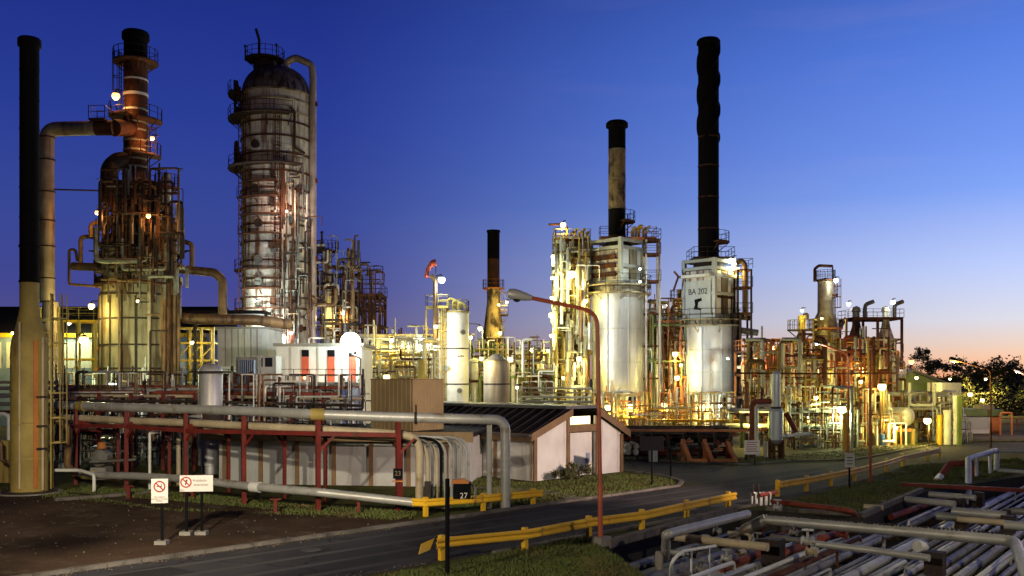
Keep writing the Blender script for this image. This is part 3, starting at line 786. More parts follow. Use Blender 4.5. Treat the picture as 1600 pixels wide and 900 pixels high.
f.extr([hp(U2-.12,-.36,RG-.24), hp(HW+ov+.02,-.36,EV-.52), hp(HW+ov+.02,-.36,EV-.08), hp(U2-.12,-.36,RG+.2)], hl*.055)
f.extr([hp(-ov-.07,-.36,EV-.40), hp(-ov-.07,HLn+.3,EV-.40), hp(-ov-.07,HLn+.3,EV+.06), hp(-ov-.07,-.36,EV+.06)], ha*.05)
f.build('fascia', brownwood, hs)
bm_ = MB(); bm_.extr([hp(U1+.14,-.08,2.72), hp(U2-.14,-.08,2.72), hp(U2-.14,-.08,3.12), hp(U1+.14,-.08,3.12)], hl*.4); bm_.build('lintel_beam', brownwood, hs)
wn = MB(); wn.extr([hp(U1+.16,.4,3.14), hp(U2-.16,.4,3.14), hp(U2-.16,.4,3.62), hp(U1+.16,.4,3.62)], hl*.05); wn.build('lit_clerestory', MATS['lit_window'], hs)
for u, z in ((.0,EV-.1),(U1,RG-.3),(U2,RG-.3),(HW,EV-.3)):
    MB().extr([hp(u-.13,-.10,0), hp(u+.13,-.10,0), hp(u+.13,-.10,z), hp(u-.13,-.10,z)], hl*.09).build('pilaster', brownwood, hs)
for v in (3.2,6.4,9.6,12.8):
    MB().extr([hp(-.09,v-.12,0), hp(-.09,v+.12,0), hp(-.09,v+.12,EV-.3), hp(-.09,v-.12,EV-.3)], ha*.08).build('pilaster', brownwood, hs)
MB().extr([hp(U2-.62,.30,.75), hp(U2-.28,.30,.75), hp(U2-.28,.30,1.35), hp(U2-.62,.30,1.35)], hl*.04).build('meter_box', bluewall, hs)

def leaves(n, c, rad, size, mats, seed, sq=(1,1,1), shell=.55):
    R = random.Random(seed); mb = MB()
    # clumps, with gaps between them
    cl = []
    for i in range(max(5, n//90)):
        d = Vector((R.gauss(0,1),R.gauss(0,1),R.gauss(0,1))).normalized()*R.uniform(shell*.5,1)**.6
        cl.append((Vector((d.x*rad*sq[0], d.y*rad*sq[1], d.z*rad*sq[2])), R.uniform(.16,.34)*rad))
    for i in range(n):
        o, cr = R.choice(cl)
        p = c+o+Vector((R.gauss(0,1),R.gauss(0,1),R.gauss(0,.8)))*cr*.55
        a = Vector((R.gauss(0,1),R.gauss(0,1),R.gauss(0,1))).normalized(); b = a.orthogonal().normalized(); s = size*R.uniform(.6,1.3)
        mb.mi = 0 if R.random() < .75 else 1
        mb.add([p-a*s*.5, p+b*s*.3, p+a*s*.5, p-b*s*.3], [(0,1,2,3)])
    return mb
def bush(label, p, r, seed):
    p = Vector(p); t = thing('bush', label, 'bush', p)
    st = MB()
    for k in range(6):
        a = k*1.05; st.tube([p, p+V(math.cos(a)*r*.3,math.sin(a)*r*.3,r*.5), p+V(math.cos(a)*r*.7,math.sin(a)*r*.7,r*.9)], .03, 5)
    st.build('stem', barkm, t)
    leaves(1500, p+V(0,0,r*.62), r*.85, .11, None, seed, (1.1,.9,.62)).build('foliage', [leafm, leaf2], t)
bush('larger dark bush at the middle of the white house gable', hp(2.6,-1.0,0), .95, 3)
bush('smaller dark bush left of its neighbour at the house wall', hp(1.3,-1.2,0), .7, 5)

# ------------------------------------------------------------------ low control building behind the pipe rack
W0, W1 = Vector((-16.6,54.4,0)), Vector((-2.6,52.6,0)); wd = (W1-W0).normalized(); wn_ = Vector((-wd.y, wd.x, 0)); WL = (W1-W0).length
def cp(u, v, z): return W0+wd*u+wn_*v+V(0,0,z)
cb = thing('control_building', 'long low building with pale panels, brown pilasters and lit slit windows behind the pipe rack', 'building', W0)
MB().prism([cp(0,0,0),cp(WL,0,0),cp(WL,9,0),cp(0,9,0)], 0, 2.55).build('wall', wallgrey, cb)
MB().prism([cp(-.6,-.7,0),cp(WL+.5,-.7,0),cp(WL+.5,9.5,0),cp(-.6,9.5,0)], 2.86, 2.98).build('roof', roofdark, cb)
MB().prism([cp(-.7,-.8,0),cp(WL+.6,-.8,0),cp(WL+.6,-.702,0),cp(-.7,-.702,0)], 2.5, 3.05).build('fascia', tanbox, cb)
MB().prism([cp(.05,.12,0),cp(WL-.05,.12,0),cp(WL-.05,8.9,0),cp(.05,8.9,0)], 2.55, 2.86).build('clerestory_wall', dsteel, cb)
for k in range(7):
    u = .35+k*(WL-.5)/6.4
    MB().prism([cp(u-.12,-.09,0),cp(u+.12,-.09,0),cp(u+.12,-.003,0),cp(u-.12,-.003,0)], 0, 2.72).build('pilaster', brownwood, cb)
    if k < 3: MB().prism([cp(u+.5,.06,0),cp(u+1.85,.06,0),cp(u+1.85,.1,0),cp(u+.5,.1,0)], 2.57, 2.74).build('slit_window', MATS['strip_window'], cb)
c0 = Vector((-5.58,54,0)); d1 = Vector((-.8,.6,0)); d2 = Vector((.6,.8,0))
bxm = MB(); P4 = [c0, c0+d2*2.63, c0+d2*2.63+d1*3.3, c0+d1*3.3]
bxm.prism(P4, 2.99, 5.86)
for i in range(10): # standing seams
    for a, dd, L_ in ((c0, d1, 3.3), (c0, d2, 2.63)):
        nn = Vector((dd.y,-dd.x,0)); nn = nn if nn.y < 0 else -nn
        p = a+dd*(L_*(i+.5)/10)+nn*.012; bxm.bar(p+V(0,0,3.), p+V(0,0,5.84), .03, .02)
bx_ = single('roof_plant_box', 'square tan metal plant enclosure on the low building roof', 'plant room', bxm, tanbox, loc=(c0.x,c0.y,2.98))
MB().prism([p+(p-(c0+d1*1.65+d2*1.3))*.02 for p in P4], 5.862, 5.93).build('cap_flashing', brownwood, bx_)

# ------------------------------------------------------------------ pipe rack in front
K = [V(-.3,43.6,0), V(-9,43.0,0), V(-13.2,45.7,0), V(-24.6,54,0), V(-33,60,0)]
Ks = [0]; 
for a, b in zip(K, K[1:]): Ks.append(Ks[-1]+(b-a).length)
def kp(x, off=0., z=0.):     # a point of the rack's centre line at photo column x, off metres to the rear
    for a, b in zip(K, K[1:]):
        # crossing of the ray with the segment
        m = (x-800)/F; dx, dy = b.x-a.x, b.y-a.y
        den = dx-m*dy
        if abs(den) < 1e-9: continue
        s = (m*a.y-a.x)/den
        if -.0001 <= s <= 1.0001: 
            p = a+(b-a)*s; d = (b-a).normalized(); nn = Vector((d.y,-d.x,0)); nn = nn if nn.y > 0 else -nn
            return p+nn*off+V(0,0,z)
    p = K[-1] if x < 200 else K[0]
    return p+V(0,off,z)
def ray_z(x, y, off): # height at which the rack plane 'off' behind the centre line shows at photo point x, y
    p = kp(x, off); return zz(y, p.y)
def kq(x, y, off=0.): p = kp(x, off); px = p.x; return Vector((p.x, p.y, zz(y, p.y)))
rk = thing('pipe_rack', 'red steel pipe rack along the low building, carrying the long grey pipe', 'pipe rack', kp(497))
for i, x in enumerate((118,197,290,381,497,622)):
    p = kp(x); zt = ray_z(x, {118:640,197:641,290:643,381:650,497:654,622:659}[x], 0)
    MB().box((p.x,p.y,zt/2), (.2,.2,zt), .5).build('column', redsteel, rk)
    p2 = kp(x, 2.6); MB().box((p2.x,p2.y,zt/2-.25), (.16,.16,zt-.5), .5).build('column', redsteel, rk)
    MB().bar(p+V(0,0,zt-.75), p2+V(0,0,zt-.75), .2, .24).build('beam', redsteel, rk)
    d = (kp(x+12)-p).normalized()
    MB().bar(p+V(0,0,zt-1.5), p+d*.75+V(0,0,zt-.75), .1).build('knee_brace', redsteel, rk)
    MB().bar(p2+V(0,0,zt-1.6), p2-d*.7+V(0,0,zt-.8), .1).build('knee_brace', redsteel, rk)
for off in (0., 2.6):
    mbb = MB(); xs = (90,118,197,290,381,497,622)
    for a, b in zip(xs, xs[1:]):
        mbb.bar(kq(a, 663 if a < 200 else 668+.02*(a-200), off)-V(0,0,.1), kq(b, 663 if b < 200 else 668+.02*(b-200), off)-V(0,0,.1), .16, .2)
    mbb.build('stringer', redsteel, rk)
# the number plate on a rack column
nl = thing('number_plate', 'small black number plate fixed to the red rack column by the conduits', 'sign', kq(622,740,-.2))
MB().box(kq(622,740,-.22), (.42,.04,.46)).build('plate', blackp, nl)
MB().box(kq(622,752,-.21), (.5,.05,.06)).build('shelf', orange_p, nl)
text('23', kq(622,740,-.22)+V(0,-.026,0), .3, tanbox, nl)
# long grey pipe on top
gp = [kq(86,633), kq(118,634), kq(245,638), kq(381,642), kq(497,647.5), kq(622,652)]
e = kq(790,656); gp.append(e); gp.append(V(e.x,e.y,.02))
big = banded(gp, .225, greypipe, 'long grey insulated pipe on top of the red rack, turning down by the house', name='grey_pipeline', seg=16, step=1.9)
for x, y in ((128,634.5),(497,647.5)):
    p = kq(x,y); d = (kp(x+8)-kp(x)).normalized(); MB().tube([p-d*.3, p+d*.3], .275, 14, 0).build('yellow_band', ochre, big)
p = kq(650,653); d = V(1,0,0)
MB().tube([p-d*.05, p+d*.05], .30, 14, 0).tube([p+V(0,0,.3), p+V(0,0,.6)], .04, 6).build('clamp', dsteel, big)
pipe([kq(765,662,.35), V(kq(765,662,.35).x, kq(765,662,.35).y, .02)], .12, greypipe, 'thin grey support post under the end of the long grey pipe', name='support_post', cat='post')
# beige pipe below with elbow
bp = [kq(86,652,.5), kq(197,658,.5), kq(290,661,.5), kq(381,666,.5), kq(497,671,.5), kq(600,677,.5)]
e = kq(655,682,.5); bp += [e, V(e.x,e.y,.02)]
banded(bp, .19, beigepipe, 'beige insulated pipe under the long grey pipe, bending down at the conduits', seg=14, step=1.5, bend=4)
# lower grey pipe near the ground
lp = [q(96,728,54.5), q(130,742,53), q(215,744,49.8), q(300,749,47), q(390,760,44.4), q(497,769,42.2), q(655,786,42.3), q(700,789,42.3)]
low = banded(lp, .19, greypipe, 'low grey pipe with white collar running in front of the red rack', seg=14, step=1.4, bend=1.2)
MB().tube([q(393,760.3,44.35), q(407,761.4,44.1)], .25, 14, 0).build('white_collar', whitepipe, low)
MB().tube([q(132,742.3,53), q(146,742.5,52.5)], .24, 14, 0).build('yellow_band', ochre, low)
for x in (200,300,430,560):
    p = q(x, 752+(x-200)*.055, 47.5 if x < 380 else 42.4); single('pipe_stand', 'short red stand under the low grey pipe', 'pipe stand', MB().box((p.x,p.y+.1,.3),(.14,.14,.6)).box((p.x,p.y+.1,.62),(.5,.2,.06)), redsteel, 'stands under the low grey pipe')
# conduits that come along the rack and bend to the ground
cm = [beigepipe, dgreypipe, beigepipe, blackp, greypipe, greypipe, dgreypipe, greypipe, greypipe, greypipe]
for i in range(10):
    off = .75+i*.24; x = 668+i*7.0
    if i > 4: x += 3
    y = 686+((i*37)%5)-i*.4
    e = kq(x, y, off)
    a = kq(x-95, y-3, off); a0 = kq(300, 668-i*.2, off)
    pipe([a0, a, e, V(e.x,e.y,.02)], (.10,.065,.085,.07,.075,.065,.06,.065,.07,.065)[i], cm[i], 'conduit in the row that curves down beside the low building', 'conduits curving down from the rack', name='conduit', seg=8, bend=11)
for i in range(5):
    off = .9+i*.33
    pipe([kq(110, 662, off), kq(300, 672+i, off), kq(640, 690-i, off)], .07, (dsteel, dgreypipe, redpipe, dsteel, dgreypipe)[i], 'dark small pipe lying inside the red rack', 'small pipes inside the red rack', seg=6)
single('junction_box', 'small dark junction box fixed at the foot of the conduits', 'box', MB().box(kq(668,765,.1), (.28,.2,.75)), dsteel)
# frames and pipe loops at the left of the rack
for (x0,y0,x1,y1,Y,m,r,lb) in ((205,700,150,755,53,None,0,''),):
    t = thing('low_red_frame', 'low red pipe frame on the ground left of the signs', 'frame', gx(170,54.5))
    mb = MB()
    for x in (122,184): mb.bar(gx(x,56.5), gx(x,56.5,3.0), .14)
    mb.bar(gx(122,56.5,.35), gx(184,56.5,.35), .14); mb.bar(gx(122,56.5,2.9), gx(184,56.5,2.9), .14)
    mb.build('rail', redsteel, t)
pipe([q(60,658,51.5), q(96,657,51.8), q(108,672,52), q(105,728,52.2), q(118,741,52.6)], .19, tanpipe, 'pinkish brown pipe curving down beside the yellow stack', seg=12, bend=3)
pipe([gx(234,50.5), q(234,676,50.5), q(249,675,50.5)], .075, whitepipe, 'thin white standpipe with short arm behind the no smoking sign', seg=8, bend=1.5)
pipe([gx(290,52.5), q(290,654,52.5), q(315,651,52.5)], .15, greypipe, 'grey riser pipe with elbow beside the grey vertical vessel', seg=10)
pipe([gx(279,53.5), q(279,655,53.5)], .12, beigepipe, 'beige riser pipe left of the grey riser', seg=8)
pipe([q(140,722,56), q(215,718,56), q(222,708,56), q(222,665,56)], .07, dgreypipe, 'thin dark pipe with upturned end in the gap of the red rack', seg=8)
t = thing('pump', 'dark pump with round orange topped casing under the red rack', 'pump', gx(159,57))
MB().lathe([(0,-.45),(.5,-.4),(.55,0),(.5,.4),(0,.45)], gx(159,57,1.25), 16, (0,1,0)).build('casing', dgreypipe, t)
MB().lathe([(.2,0),(.28,.05),(.22,.4),(0,.45)], gx(159,57,1.75), 12).build('motor', orange_p, t)
MB().box(gx(159,57,.35), (.9,1.1,.7)).build('plinth', concrete, t)
pipe([V(-21.9,50.3,.02), V(-21.9,50.3,.9), V(-23.0,51.2,1.05), V(-24.5,51.3,1.05)], .09, whitepipe, 'short white pipe bend at the foot of the yellow stack', seg=8)
# vertical grey vessel behind the rack
Yv = 60.
t = thing('vertical_vessel', 'grey cylindrical vessel with dark band standing behind the red rack', 'vessel', gx(329,Yv))
MB().lathe([(.55,0),(.55,.5),(.74,.55),(.74,3.2)], gx(329,Yv), 20).build('lower_shell', alu, t)
MB().lathe([(.735,3.2),(.735,3.75)], gx(329,Yv), 20).build('band', dsteel, t)
MB().lathe([(.74,3.75),(.74,6.45),(.60,6.7),(.3,6.85),(0,6.9)], gx(329,Yv), 20).ring(gx(329,Yv,5.1), .74, .03, .1, 20).build('upper_shell', alu, t)
MB().sector(gx(329,Yv), 6.3, .74, 1.3, 0, 2*PI, .1).build('top_platform', dsteel, t)

# ------------------------------------------------------------------ left stack
Ys = 50.; sx = 46
cs = gx(sx,Ys)
st = thing('black_topped_stack', 'tall stack with ochre flared base and black upper half at the far left', 'stack', cs)
z1, z2, z3 = zz(440,Ys), zz(492,Ys), zz(545,Ys)
MB().lathe([(.90,.0),(.90,z3),(.86,z3+.3),(.52,z2),(.47,z2+.3),(.47,z1)], cs, 28).build('ochre_base', ochre, st)
MB().lathe([(.472,z1),(.472,zz(75,Ys))], cs, 24).build('black_shaft', soot, st)
MB().lathe([(.47,0),(.57,.06),(.57,.42),(.50,.5),(.42,.5),(.40,.1)], cs+V(0,0,zz(75,Ys)), 24).build('rim', soot, st)
for y in (385,440): MB().ring(cs+V(0,0,zz(y,Ys)), .472, .04, .12, 24).build('flange', soot, st)
for y in range(110,430,46): MB().ring(cs+V(0,0,zz(y,Ys)), .472, .018, .08, 24).build('plate_seam', soot, st)
for y in (560,610,660,715): MB().ring(cs+V(0,0,zz(y,Ys)), .90, .02, .07, 28).build('plate_seam', ochre, st)
MB().lathe([(1.35,0),(1.35,.12),(1.1,.14),(1.1,.02)], cs, 28).build('base_ring', dsteel, st)
MB().lathe([(1.6,-.0),(1.6,.06)], cs, 28).build('plinth', concrete, st)
MB().box(cs+V(.62,-.62,4.1), (.22,.12,7.6), .8).build('orange_strip', orange_p, st)
MB().tube([cs+V(-.02,-.97,.3), cs+V(-.02,-.97,zz(505,Ys))], .06, 8).build('standpipe', beigepipe, st)
MB().tube([cs+V(.92,-.45,.2), cs+V(.92,-.45,zz(528,Ys))], .07, 8).build('standpipe', beigepipe, st)
ladder(st, cs+V(1.0,.35,.2), 10.2, .3, ochre, True)
for y in (620,665,700): MB().box(cs+V(.88,-.5,zz(y,Ys)), (.5,.2,.1), .8).build('bracket', dsteel, st)
# pipes and equipment left of the stack
for i, (y, r, m) in enumerate(((597,.10,beigepipe),(606,.13,greypipe),(618,.16,greypipe),(631,.14,greypipe),(643,.1,redpipe))):
    pipe([q(-60,y,66), q(92,y+1,66)], r, m, 'one of the parallel pipes passing behind the foot of the ochre stack', 'pipes behind the ochre stack')
pipe([q(-8,650,56), q(4,646,56), q(14,650,56), q(14,690,56)], .12, whitepipe, 'white pipe hoop left of the ochre stack', seg=8)
pipe([q(-10,690,53), q(2,690,53), q(2,720,53), q(22,724,53)], .10, tanpipe, 'pink brown pipe bend at the left edge', seg=8)
single('instrument_cabinet', 'yellow and grey instrument cabinet at the left edge behind the ochre stack', 'cabinet', MB().box(gx(3,55,1.2),(1.0,.5,2.4)).box(gx(3,54.7,1.75),(.5,.05,.5)), ochre)
# ------------------------------------------------------------------ brown tower with its stack
Yt = 90.; ct = gx(218,Yt); S = Yt/F
tw = thing('regenerator_tower', 'brown rust stained tower crowded with pipes, dark banded stack on its top', 'tower', ct)
def zt(y): return zz(y,Yt)
rb = 58*S
MB().lathe([(rb,0),(rb,zt(462)),(rb*.97,zt(455)),(rb*.97,zt(392))], ct, 36).build('shell', tan_m, tw)
for y in (463,500,540,576,612): MB().ring(ct+V(0,0,zt(y)), rb, .06, .16, 36).build('stiffening_ring', dsteel, tw)
rv = MB()
for k in range(18):
    a = -PI+2*PI*k/18+.1; rv.bar(ct+V(math.cos(a)*(rb+.03), math.sin(a)*(rb+.03), .2), ct+V(math.cos(a)*(rb+.03), math.sin(a)*(rb+.03), zt(466)), .14, .08)
rv.build('vertical_rib', dsteel, tw)
MB().lathe([(rb*.95,zt(392)),(rb*.72,zt(372)),(rb*.66,zt(300)),(rb*.5,zt(288)),(18*S,zt(280))], ct, 30).build('upper_shell', dsteel, tw)
cs2 = gx(212,Yt); r0 = 18*S
MB().lathe([(r0*1.05,zt(292)),(r0,zt(270)),(r0,zt(100))], cs2, 26).build('stack_shaft', rust_m, tw)
MB().lathe([(r0*.98,zt(100)),(r0*.98,zt(66)),(r0*1.14,zt(62)),(r0*1.14,zt(53)),(r0*1.0,zt(50)),(r0*.85,zt(52))], cs2, 26).build('stack_top', soot, tw)
for y in (126,149,173,193,205,221,236,250,262): MB().ring(cs2+V(0,0,zt(y)), r0, .05, .16 if y != 149 else .26, 26).build('pale_band', wallwhite if y in (126,149,173) else concrete, tw)
platform(tw, cs2, zt(97), r0, r0+.95, -PI, PI*.99, rust_m, dsteel)
platform(tw, cs2, zt(183), r0, r0+1.3, PI*.85, PI*1.5, rust_m, dsteel)
platform(tw, cs2, zt(188), r0, r0+1.3, -PI*.35, PI*.2, rust_m, dsteel)
platform(tw, cs2, zt(243), r0, r0+1.2, -PI*.45, PI*.2, rust_m, dsteel)
ladder(tw, cs2+V(-r0-.25,-.3,zt(183)), zt(82)-zt(183), PI, dsteel)
ladder(tw, cs2+V(r0+.25,-.3,zt(285)), zt(200)-zt(285), 0, dsteel)
# bulging transfer elbow beside the stack
MB().tube([q(171,318,Yt-2), q(171,262,Yt-2), q(186,250,Yt-1.2), q(206,252,Yt)], 13*S, 16, 1.6).build('transfer_elbow', dsteel, tw)
# structure round the upper half: decks with posts and rails
for y, ro, ri in ((290,46,36),(345,56,40),(385,66,52),(412,66,58),(446,66,58)):
    platform(tw, ct, zt(y), ri*S, ro*S, -PI*1.02, PI*.02, rust_m if y != 385 else dsteel, rust_m)
fr = MB()
for k in range(9):
    a = -PI+PI*k/8; fr.bar(ct+V(math.cos(a)*50*S, math.sin(a)*50*S, zt(386)), ct+V(math.cos(a)*50*S, math.sin(a)*50*S, zt(290)), .22)
    if k < 8:
        b = -PI+PI*(k+1)/8
        for y in (312,330): fr.bar(ct+V(math.cos(a)*50*S, math.sin(a)*50*S, zt(y)), ct+V(math.cos(b)*50*S, math.sin(b)*50*S, zt(y)), .16)
        if k % 2: fr.bar(ct+V(math.cos(a)*50*S, math.sin(a)*50*S, zt(345)), ct+V(math.cos(b)*50*S, math.sin(b)*50*S, zt(290)), .12)
fr.build('steel_cage', dsteel, tw)
br = MB()
for s in (-1,1):
    for k in range(4):
        x = 218+s*(58+k*5); br.bar(q(218+s*56,420-k*9,Yt-1), q(x+s*6,392,Yt-1), .14)
br.build('bracket', dsteel, tw)
# dense fittings round the crown of the tower
R = random.Random(11)
for k in range(26):
    a = R.uniform(-PI,0); y = R.uniform(300,440); rr_ = (40 if y < 380 else 56)*S
    d = V(math.cos(a), math.sin(a), 0); p = ct+d*rr_+V(0,0,zt(y)); r_ = R.uniform(.12,.32); MB().tube([p-d*.1, p+d*.5], r_, 10, 0).tube([p+d*.45, p+d*.6], r_*1.5, 10, 0).build('nozzle', tanpipe, tw)
def tp(pts, r, m, lb, Y=Yt-4.4, seg=10, bend=2.2, g=None):
    return pipe([q(x,y,Y) if len(pt) == 2 else q(x,y,pt[2]) for pt in pts for x, y in [pt[:2]]], r, m, lb, g, seg=seg, bend=bend)
tp([(121,408),(118,390),(108,390),(108,444),(160,448)], .13, tanpipe, 'thin rectangular pipe loop sticking out left of the brown tower', Yt-2)
tp([(113,416),(162,418)], .38, dsteel, 'thick dark header stub on the left of the brown tower', Yt-2)
tp([(126,412),(126,370),(142,370),(150,372)], .2, tanpipe, 'brown riser elbow above the dark header left of the brown tower', Yt-2)
tp([(142,370),(142,350),(160,346),(164,366)], .22, tanpipe, 'brown hooped pipe by the lamp at the top left of the brown tower', Yt-2.5)
tp([(190,410),(190,386),(181,386),(181,437),(243,442),(243,456)], .14, tanpipe, 'thin looped pipe across the face of the brown tower')
tp([(186,410),(232,418)], .34, tanpipe, 'thick brown header across the face of the brown tower', Yt-4.1)
tp([(262,419),(336,426),(348,438),(348,492)], .40, tanpipe, 'thick brown pipe leaving the right side of the brown tower and bending down', Yt-1.5, 14)
tp([(300,420),(300,381),(285,377),(285,356),(277,348)], .22, tanpipe, 'brown riser with swan neck right of the brown tower', Yt-1.5)
for i, (x, a, b, r, m) in enumerate(((197,330,410,.14,tanpipe),(203,340,410,.12,tanpipe),(219,310,390,.14,greypipe),(187,352,388,.12,tanpipe),(232,345,418,.12,dsteel))):
    tp([(x,b),(x,a),(x+6,a)], r, m, 'short brown riser pipe on the face of the brown tower', Yt-4.3, 8, g='short risers on the face of the brown tower')
for i, (x, a, b, r, m) in enumerate(((256,350,640,.26,tanpipe),(263,332,640,.15,tanpipe),(268,345,640,.13,dsteel),(273,352,640,.18,tanpipe),(279,446,640,.16,tanpipe),(233,400,640,.16,beigepipe),(186,440,640,.10,tanpipe))):
    tp([(x,b),(x,a),(x+5,a-4)], r, m, 'long brown vertical pipe running down the right side of the brown tower' if i < 5 else ('pale vertical pipe down the middle of the brown tower' if i == 5 else 'thin vertical pipe down the left face of the brown tower'), Yt-3.2 if i < 5 else Yt-4.2, 8, g='long pipes down the right side of the brown tower' if i < 5 else None)
for i, (x, a, b, lb) in enumerate(((257,273,325,'left of the two tall white vents in the red railing on the brown tower'),(264,272,325,'right of the two tall white vents in the red railing on the brown tower'),(250,316,352,'lower white vent pipe at the inner side on the brown tower'),(276,316,352,'lower white vent pipe at the outer right edge of the brown tower'))):
    tp([(x,b),(x,a)], .2 if i < 2 else .15, whitepipe, lb, Yt-3, 8)
platform(tw, gx(261,Yt-3), zt(303), .3, 1.1, -PI*.99, PI*.99, redsteel, redsteel)
# tall elbow duct left
Yd = 87.
dc = M('flue_duct', (.42,.33,.24), (.28,.20,.13), .5, .3, rust=.45, rc=(.17,.085,.035), rs=(.5,.5,.08))
du = thing('flue_duct', 'tall flue duct rising beside the black topped stack and bending over to the tower stack', 'duct', gx(77,Yd))
def dq(x, y): return q(x, y, Yd)
MB().tube([dq(74,470), dq(73,202), dq(150,200)], 11.2*Yd/F, 20, 1.6).build('duct_elbow', dc, du)
MB().tube([dq(150,200), dq(178,200)], 11.6*Yd/F, 20, 0).build('rusty_end', rust_m, du)
MB().tube([dq(178,200), q(212,200,Yt)], 13*Yd/F, 16, 0).build('rusty_end', rust_m, du)
b = MB(); b.lathe([(20*Yd/F,0),(20*Yd/F,zz(585,Yd)),(11.3*Yd/F,zz(472,Yd))], gx(79,Yd), 24); b.build('flared_base', dc, du)
for y in (215,250,300,345,385,435,472,505,545): MB().ring(V(dq(74,y).x,Yd,zz(y,Yd)), (11.2 if y < 480 else 11.3+(y-472)*.077)*Yd/F, .04, .12, 20).build('band', dsteel, du)
flat_platform(du, dq(145,0).x, dq(170,0).x, Yd-.9, Yd+.9, zz(188,Yd), rust_m, dsteel)
flat_platform(du, dq(62,0).x, dq(96,0).x, Yd-2.0, Yd-.9, zz(540,Yd), ochre, ochre)
fr = MB()
for s in (63,95):
    fr.bar(gx(s,Yd-1.8), q(s if s < 80 else s-4,480,Yd-1.8), .14)
for y in (500,560,600,640): fr.bar(q(63,y,Yd-1.8), q(94,y,Yd-1.8), .12)
fr.build('yellow_frame', ochre, du)
pipe([q(82,296,Yd), q(160,298,Yt-2)], .08, dsteel, 'thin strut line between the flue duct and the brown tower', seg=6)

# ------------------------------------------------------------------ big fractionating column
Yc = 110.; S = Yc/F; cc = gx(432,Yc); rc_ = 53*S
def zc(y): return zz(y,Yc)
fc = thing('fractionating_column', 'huge rust streaked column with dark dome top and thick overhead pipe down its right side', 'column', cc)
MB().lathe([(rc_,0),(rc_,zc(152))], cc, 48).build('shell', white_r, fc)
prof = [(rc_*math.cos(t)**.75, zc(152)+(zc(106)-zc(152))*math.sin(t)) for t in [i*PI/2/9 for i in range(10)]]; prof[-1] = (0, prof[-1][1])
MB().lathe(prof, cc, 40).build('dome', dome_m, fc)
for y in (152,166,186,201,223,249,276,303,330,357,384,412,440,468,497): MB().ring(cc+V(0,0,zc(y)), rc_, .14, .17, 48).build('stiffening_ring', rust_m if y > 186 else tan_m, fc)
big_platforms = [(152,-PI*1.08,-PI*.80),(190,-PI*1.05,-PI*.32),(174,-PI*1.05,-PI*.85),(266,-PI*1.08,-PI*.24),(250,-PI*1.08,-PI*.85),(292,-PI*.72,-PI*.42),(315,-PI*.8,-PI*.40),(342,-PI*.75,-PI*.4),(371,-PI*.78,-PI*.38),(424,-PI*1.0,-PI*.35),(454,-PI*.72,-PI*.4),(484,-PI*.95,-PI*.1)]
for i, (y, a0, a1) in enumerate(big_platforms):
    platform(fc, cc, zc(y), rc_, rc_+(1.5 if i in (0,1,3) else .8), a0, a1, rust_m if i > 4 else dsteel, rust_m if i > 4 else dsteel)
tpx = cc+V(-18*S,0,0)
platform(fc, tpx, zc(93), 1.2, 30*S, -PI, PI*.99, dsteel, dsteel)
MB().lathe([(1.3,zc(135)),(1.3,zc(92))], tpx, 16).build('top_neck', dsteel, fc)
MB().tube([tpx+V(.1,-1,zc(92)), q(405,86,Yc-1), q(405,62,Yc-1), q(400,45,Yc-1)], .16, 8).build('gooseneck_vent', dsteel, fc)
for x, y in ((383,72),(432,70)): MB().tube([q(x,95,Yc-1), q(x,y,Yc-1)], .07, 6).lathe([(0,-.2),(.2,0),(0,.2)], q(x,y,Yc-1), 8).build('vent', dsteel, fc)
# manholes and small fittings on the front
for x, y in ((415,238),(415,305),(420,357),(420,412),(420,445)):
    u = (x-432)*S; v = -math.sqrt(max(.1, rc_**2-u*u)); p = cc+V(u,v,zc(y)); d = V(u,v,0).normalized()
    MB().tube([p-d*.1, p+d*.45], .36, 14, 0).tube([p+d*.4, p+d*.55], .48, 14, 0).build('manhole', dsteel if y < 400 else dgreypipe, fc)
for x, a, b in ((394,150,540),(446,190,540)):
    u = (x-432)*S; v = -math.sqrt(max(.1, rc_**2-u*u)); ladder(fc, cc+V(u*1.04,v*1.04,zc(b)), zc(a)-zc(b), math.atan2(v,u), rust_m)
def cpipe(xy, r, m, lb, k=1.08, g=None, seg=8):
    P = []
    for x, y in xy:
        u = (x-432)*S*1.0; v = -math.sqrt(max(.05, (rc_*k)**2-u*u)); P.append(cc+V(u,v,zc(y)))
    return pipe(P, r, m, lb, g, seg=seg)
op = [q(447,120,Yc-.5), q(447,97,Yc-.5), q(462,90,Yc-.5), q(487,101,Yc-.5), q(489,120,Yc-.5), q(489,545,Yc-.5)]
ovh = banded(op, .40, M('pinkish_pipe_cladding', (.50,.40,.34), (.36,.27,.22), .5, .25, rust=.25, rc=(.2,.1,.05), rs=(.6,.6,.1)), 'thick overhead pipe from the dome down the right side of the huge column', name='overhead_pipe', seg=14, step=3.2, bend=2)
for y in (165,285,406): MB().bar(q(484,y,Yc-.6), q(496,y-3,Yc-.6), .25, .5).build('bracket', redsteel, ovh)
cpipe([(464,180),(470,186),(470,240),(482,246)], .14, dsteel, 'black looped pipe at the upper right of the huge column')
cpipe([(460,300),(460,540)], .22, white_r, 'pale downcomer pipe on the front right of the huge column')
cpipe([(468,290),(468,540)], .15, tanpipe, 'rust brown downcomer pipe next to the pale one on the huge column')
cpipe([(454,275),(454,420)], .13, dgreypipe, 'short grey pipe on the huge column left of the pale downcomer')
cpipe([(474,340),(474,545)], .20, dgreypipe, 'grey downcomer pipe near the right edge of the huge column')
R = random.Random(5)
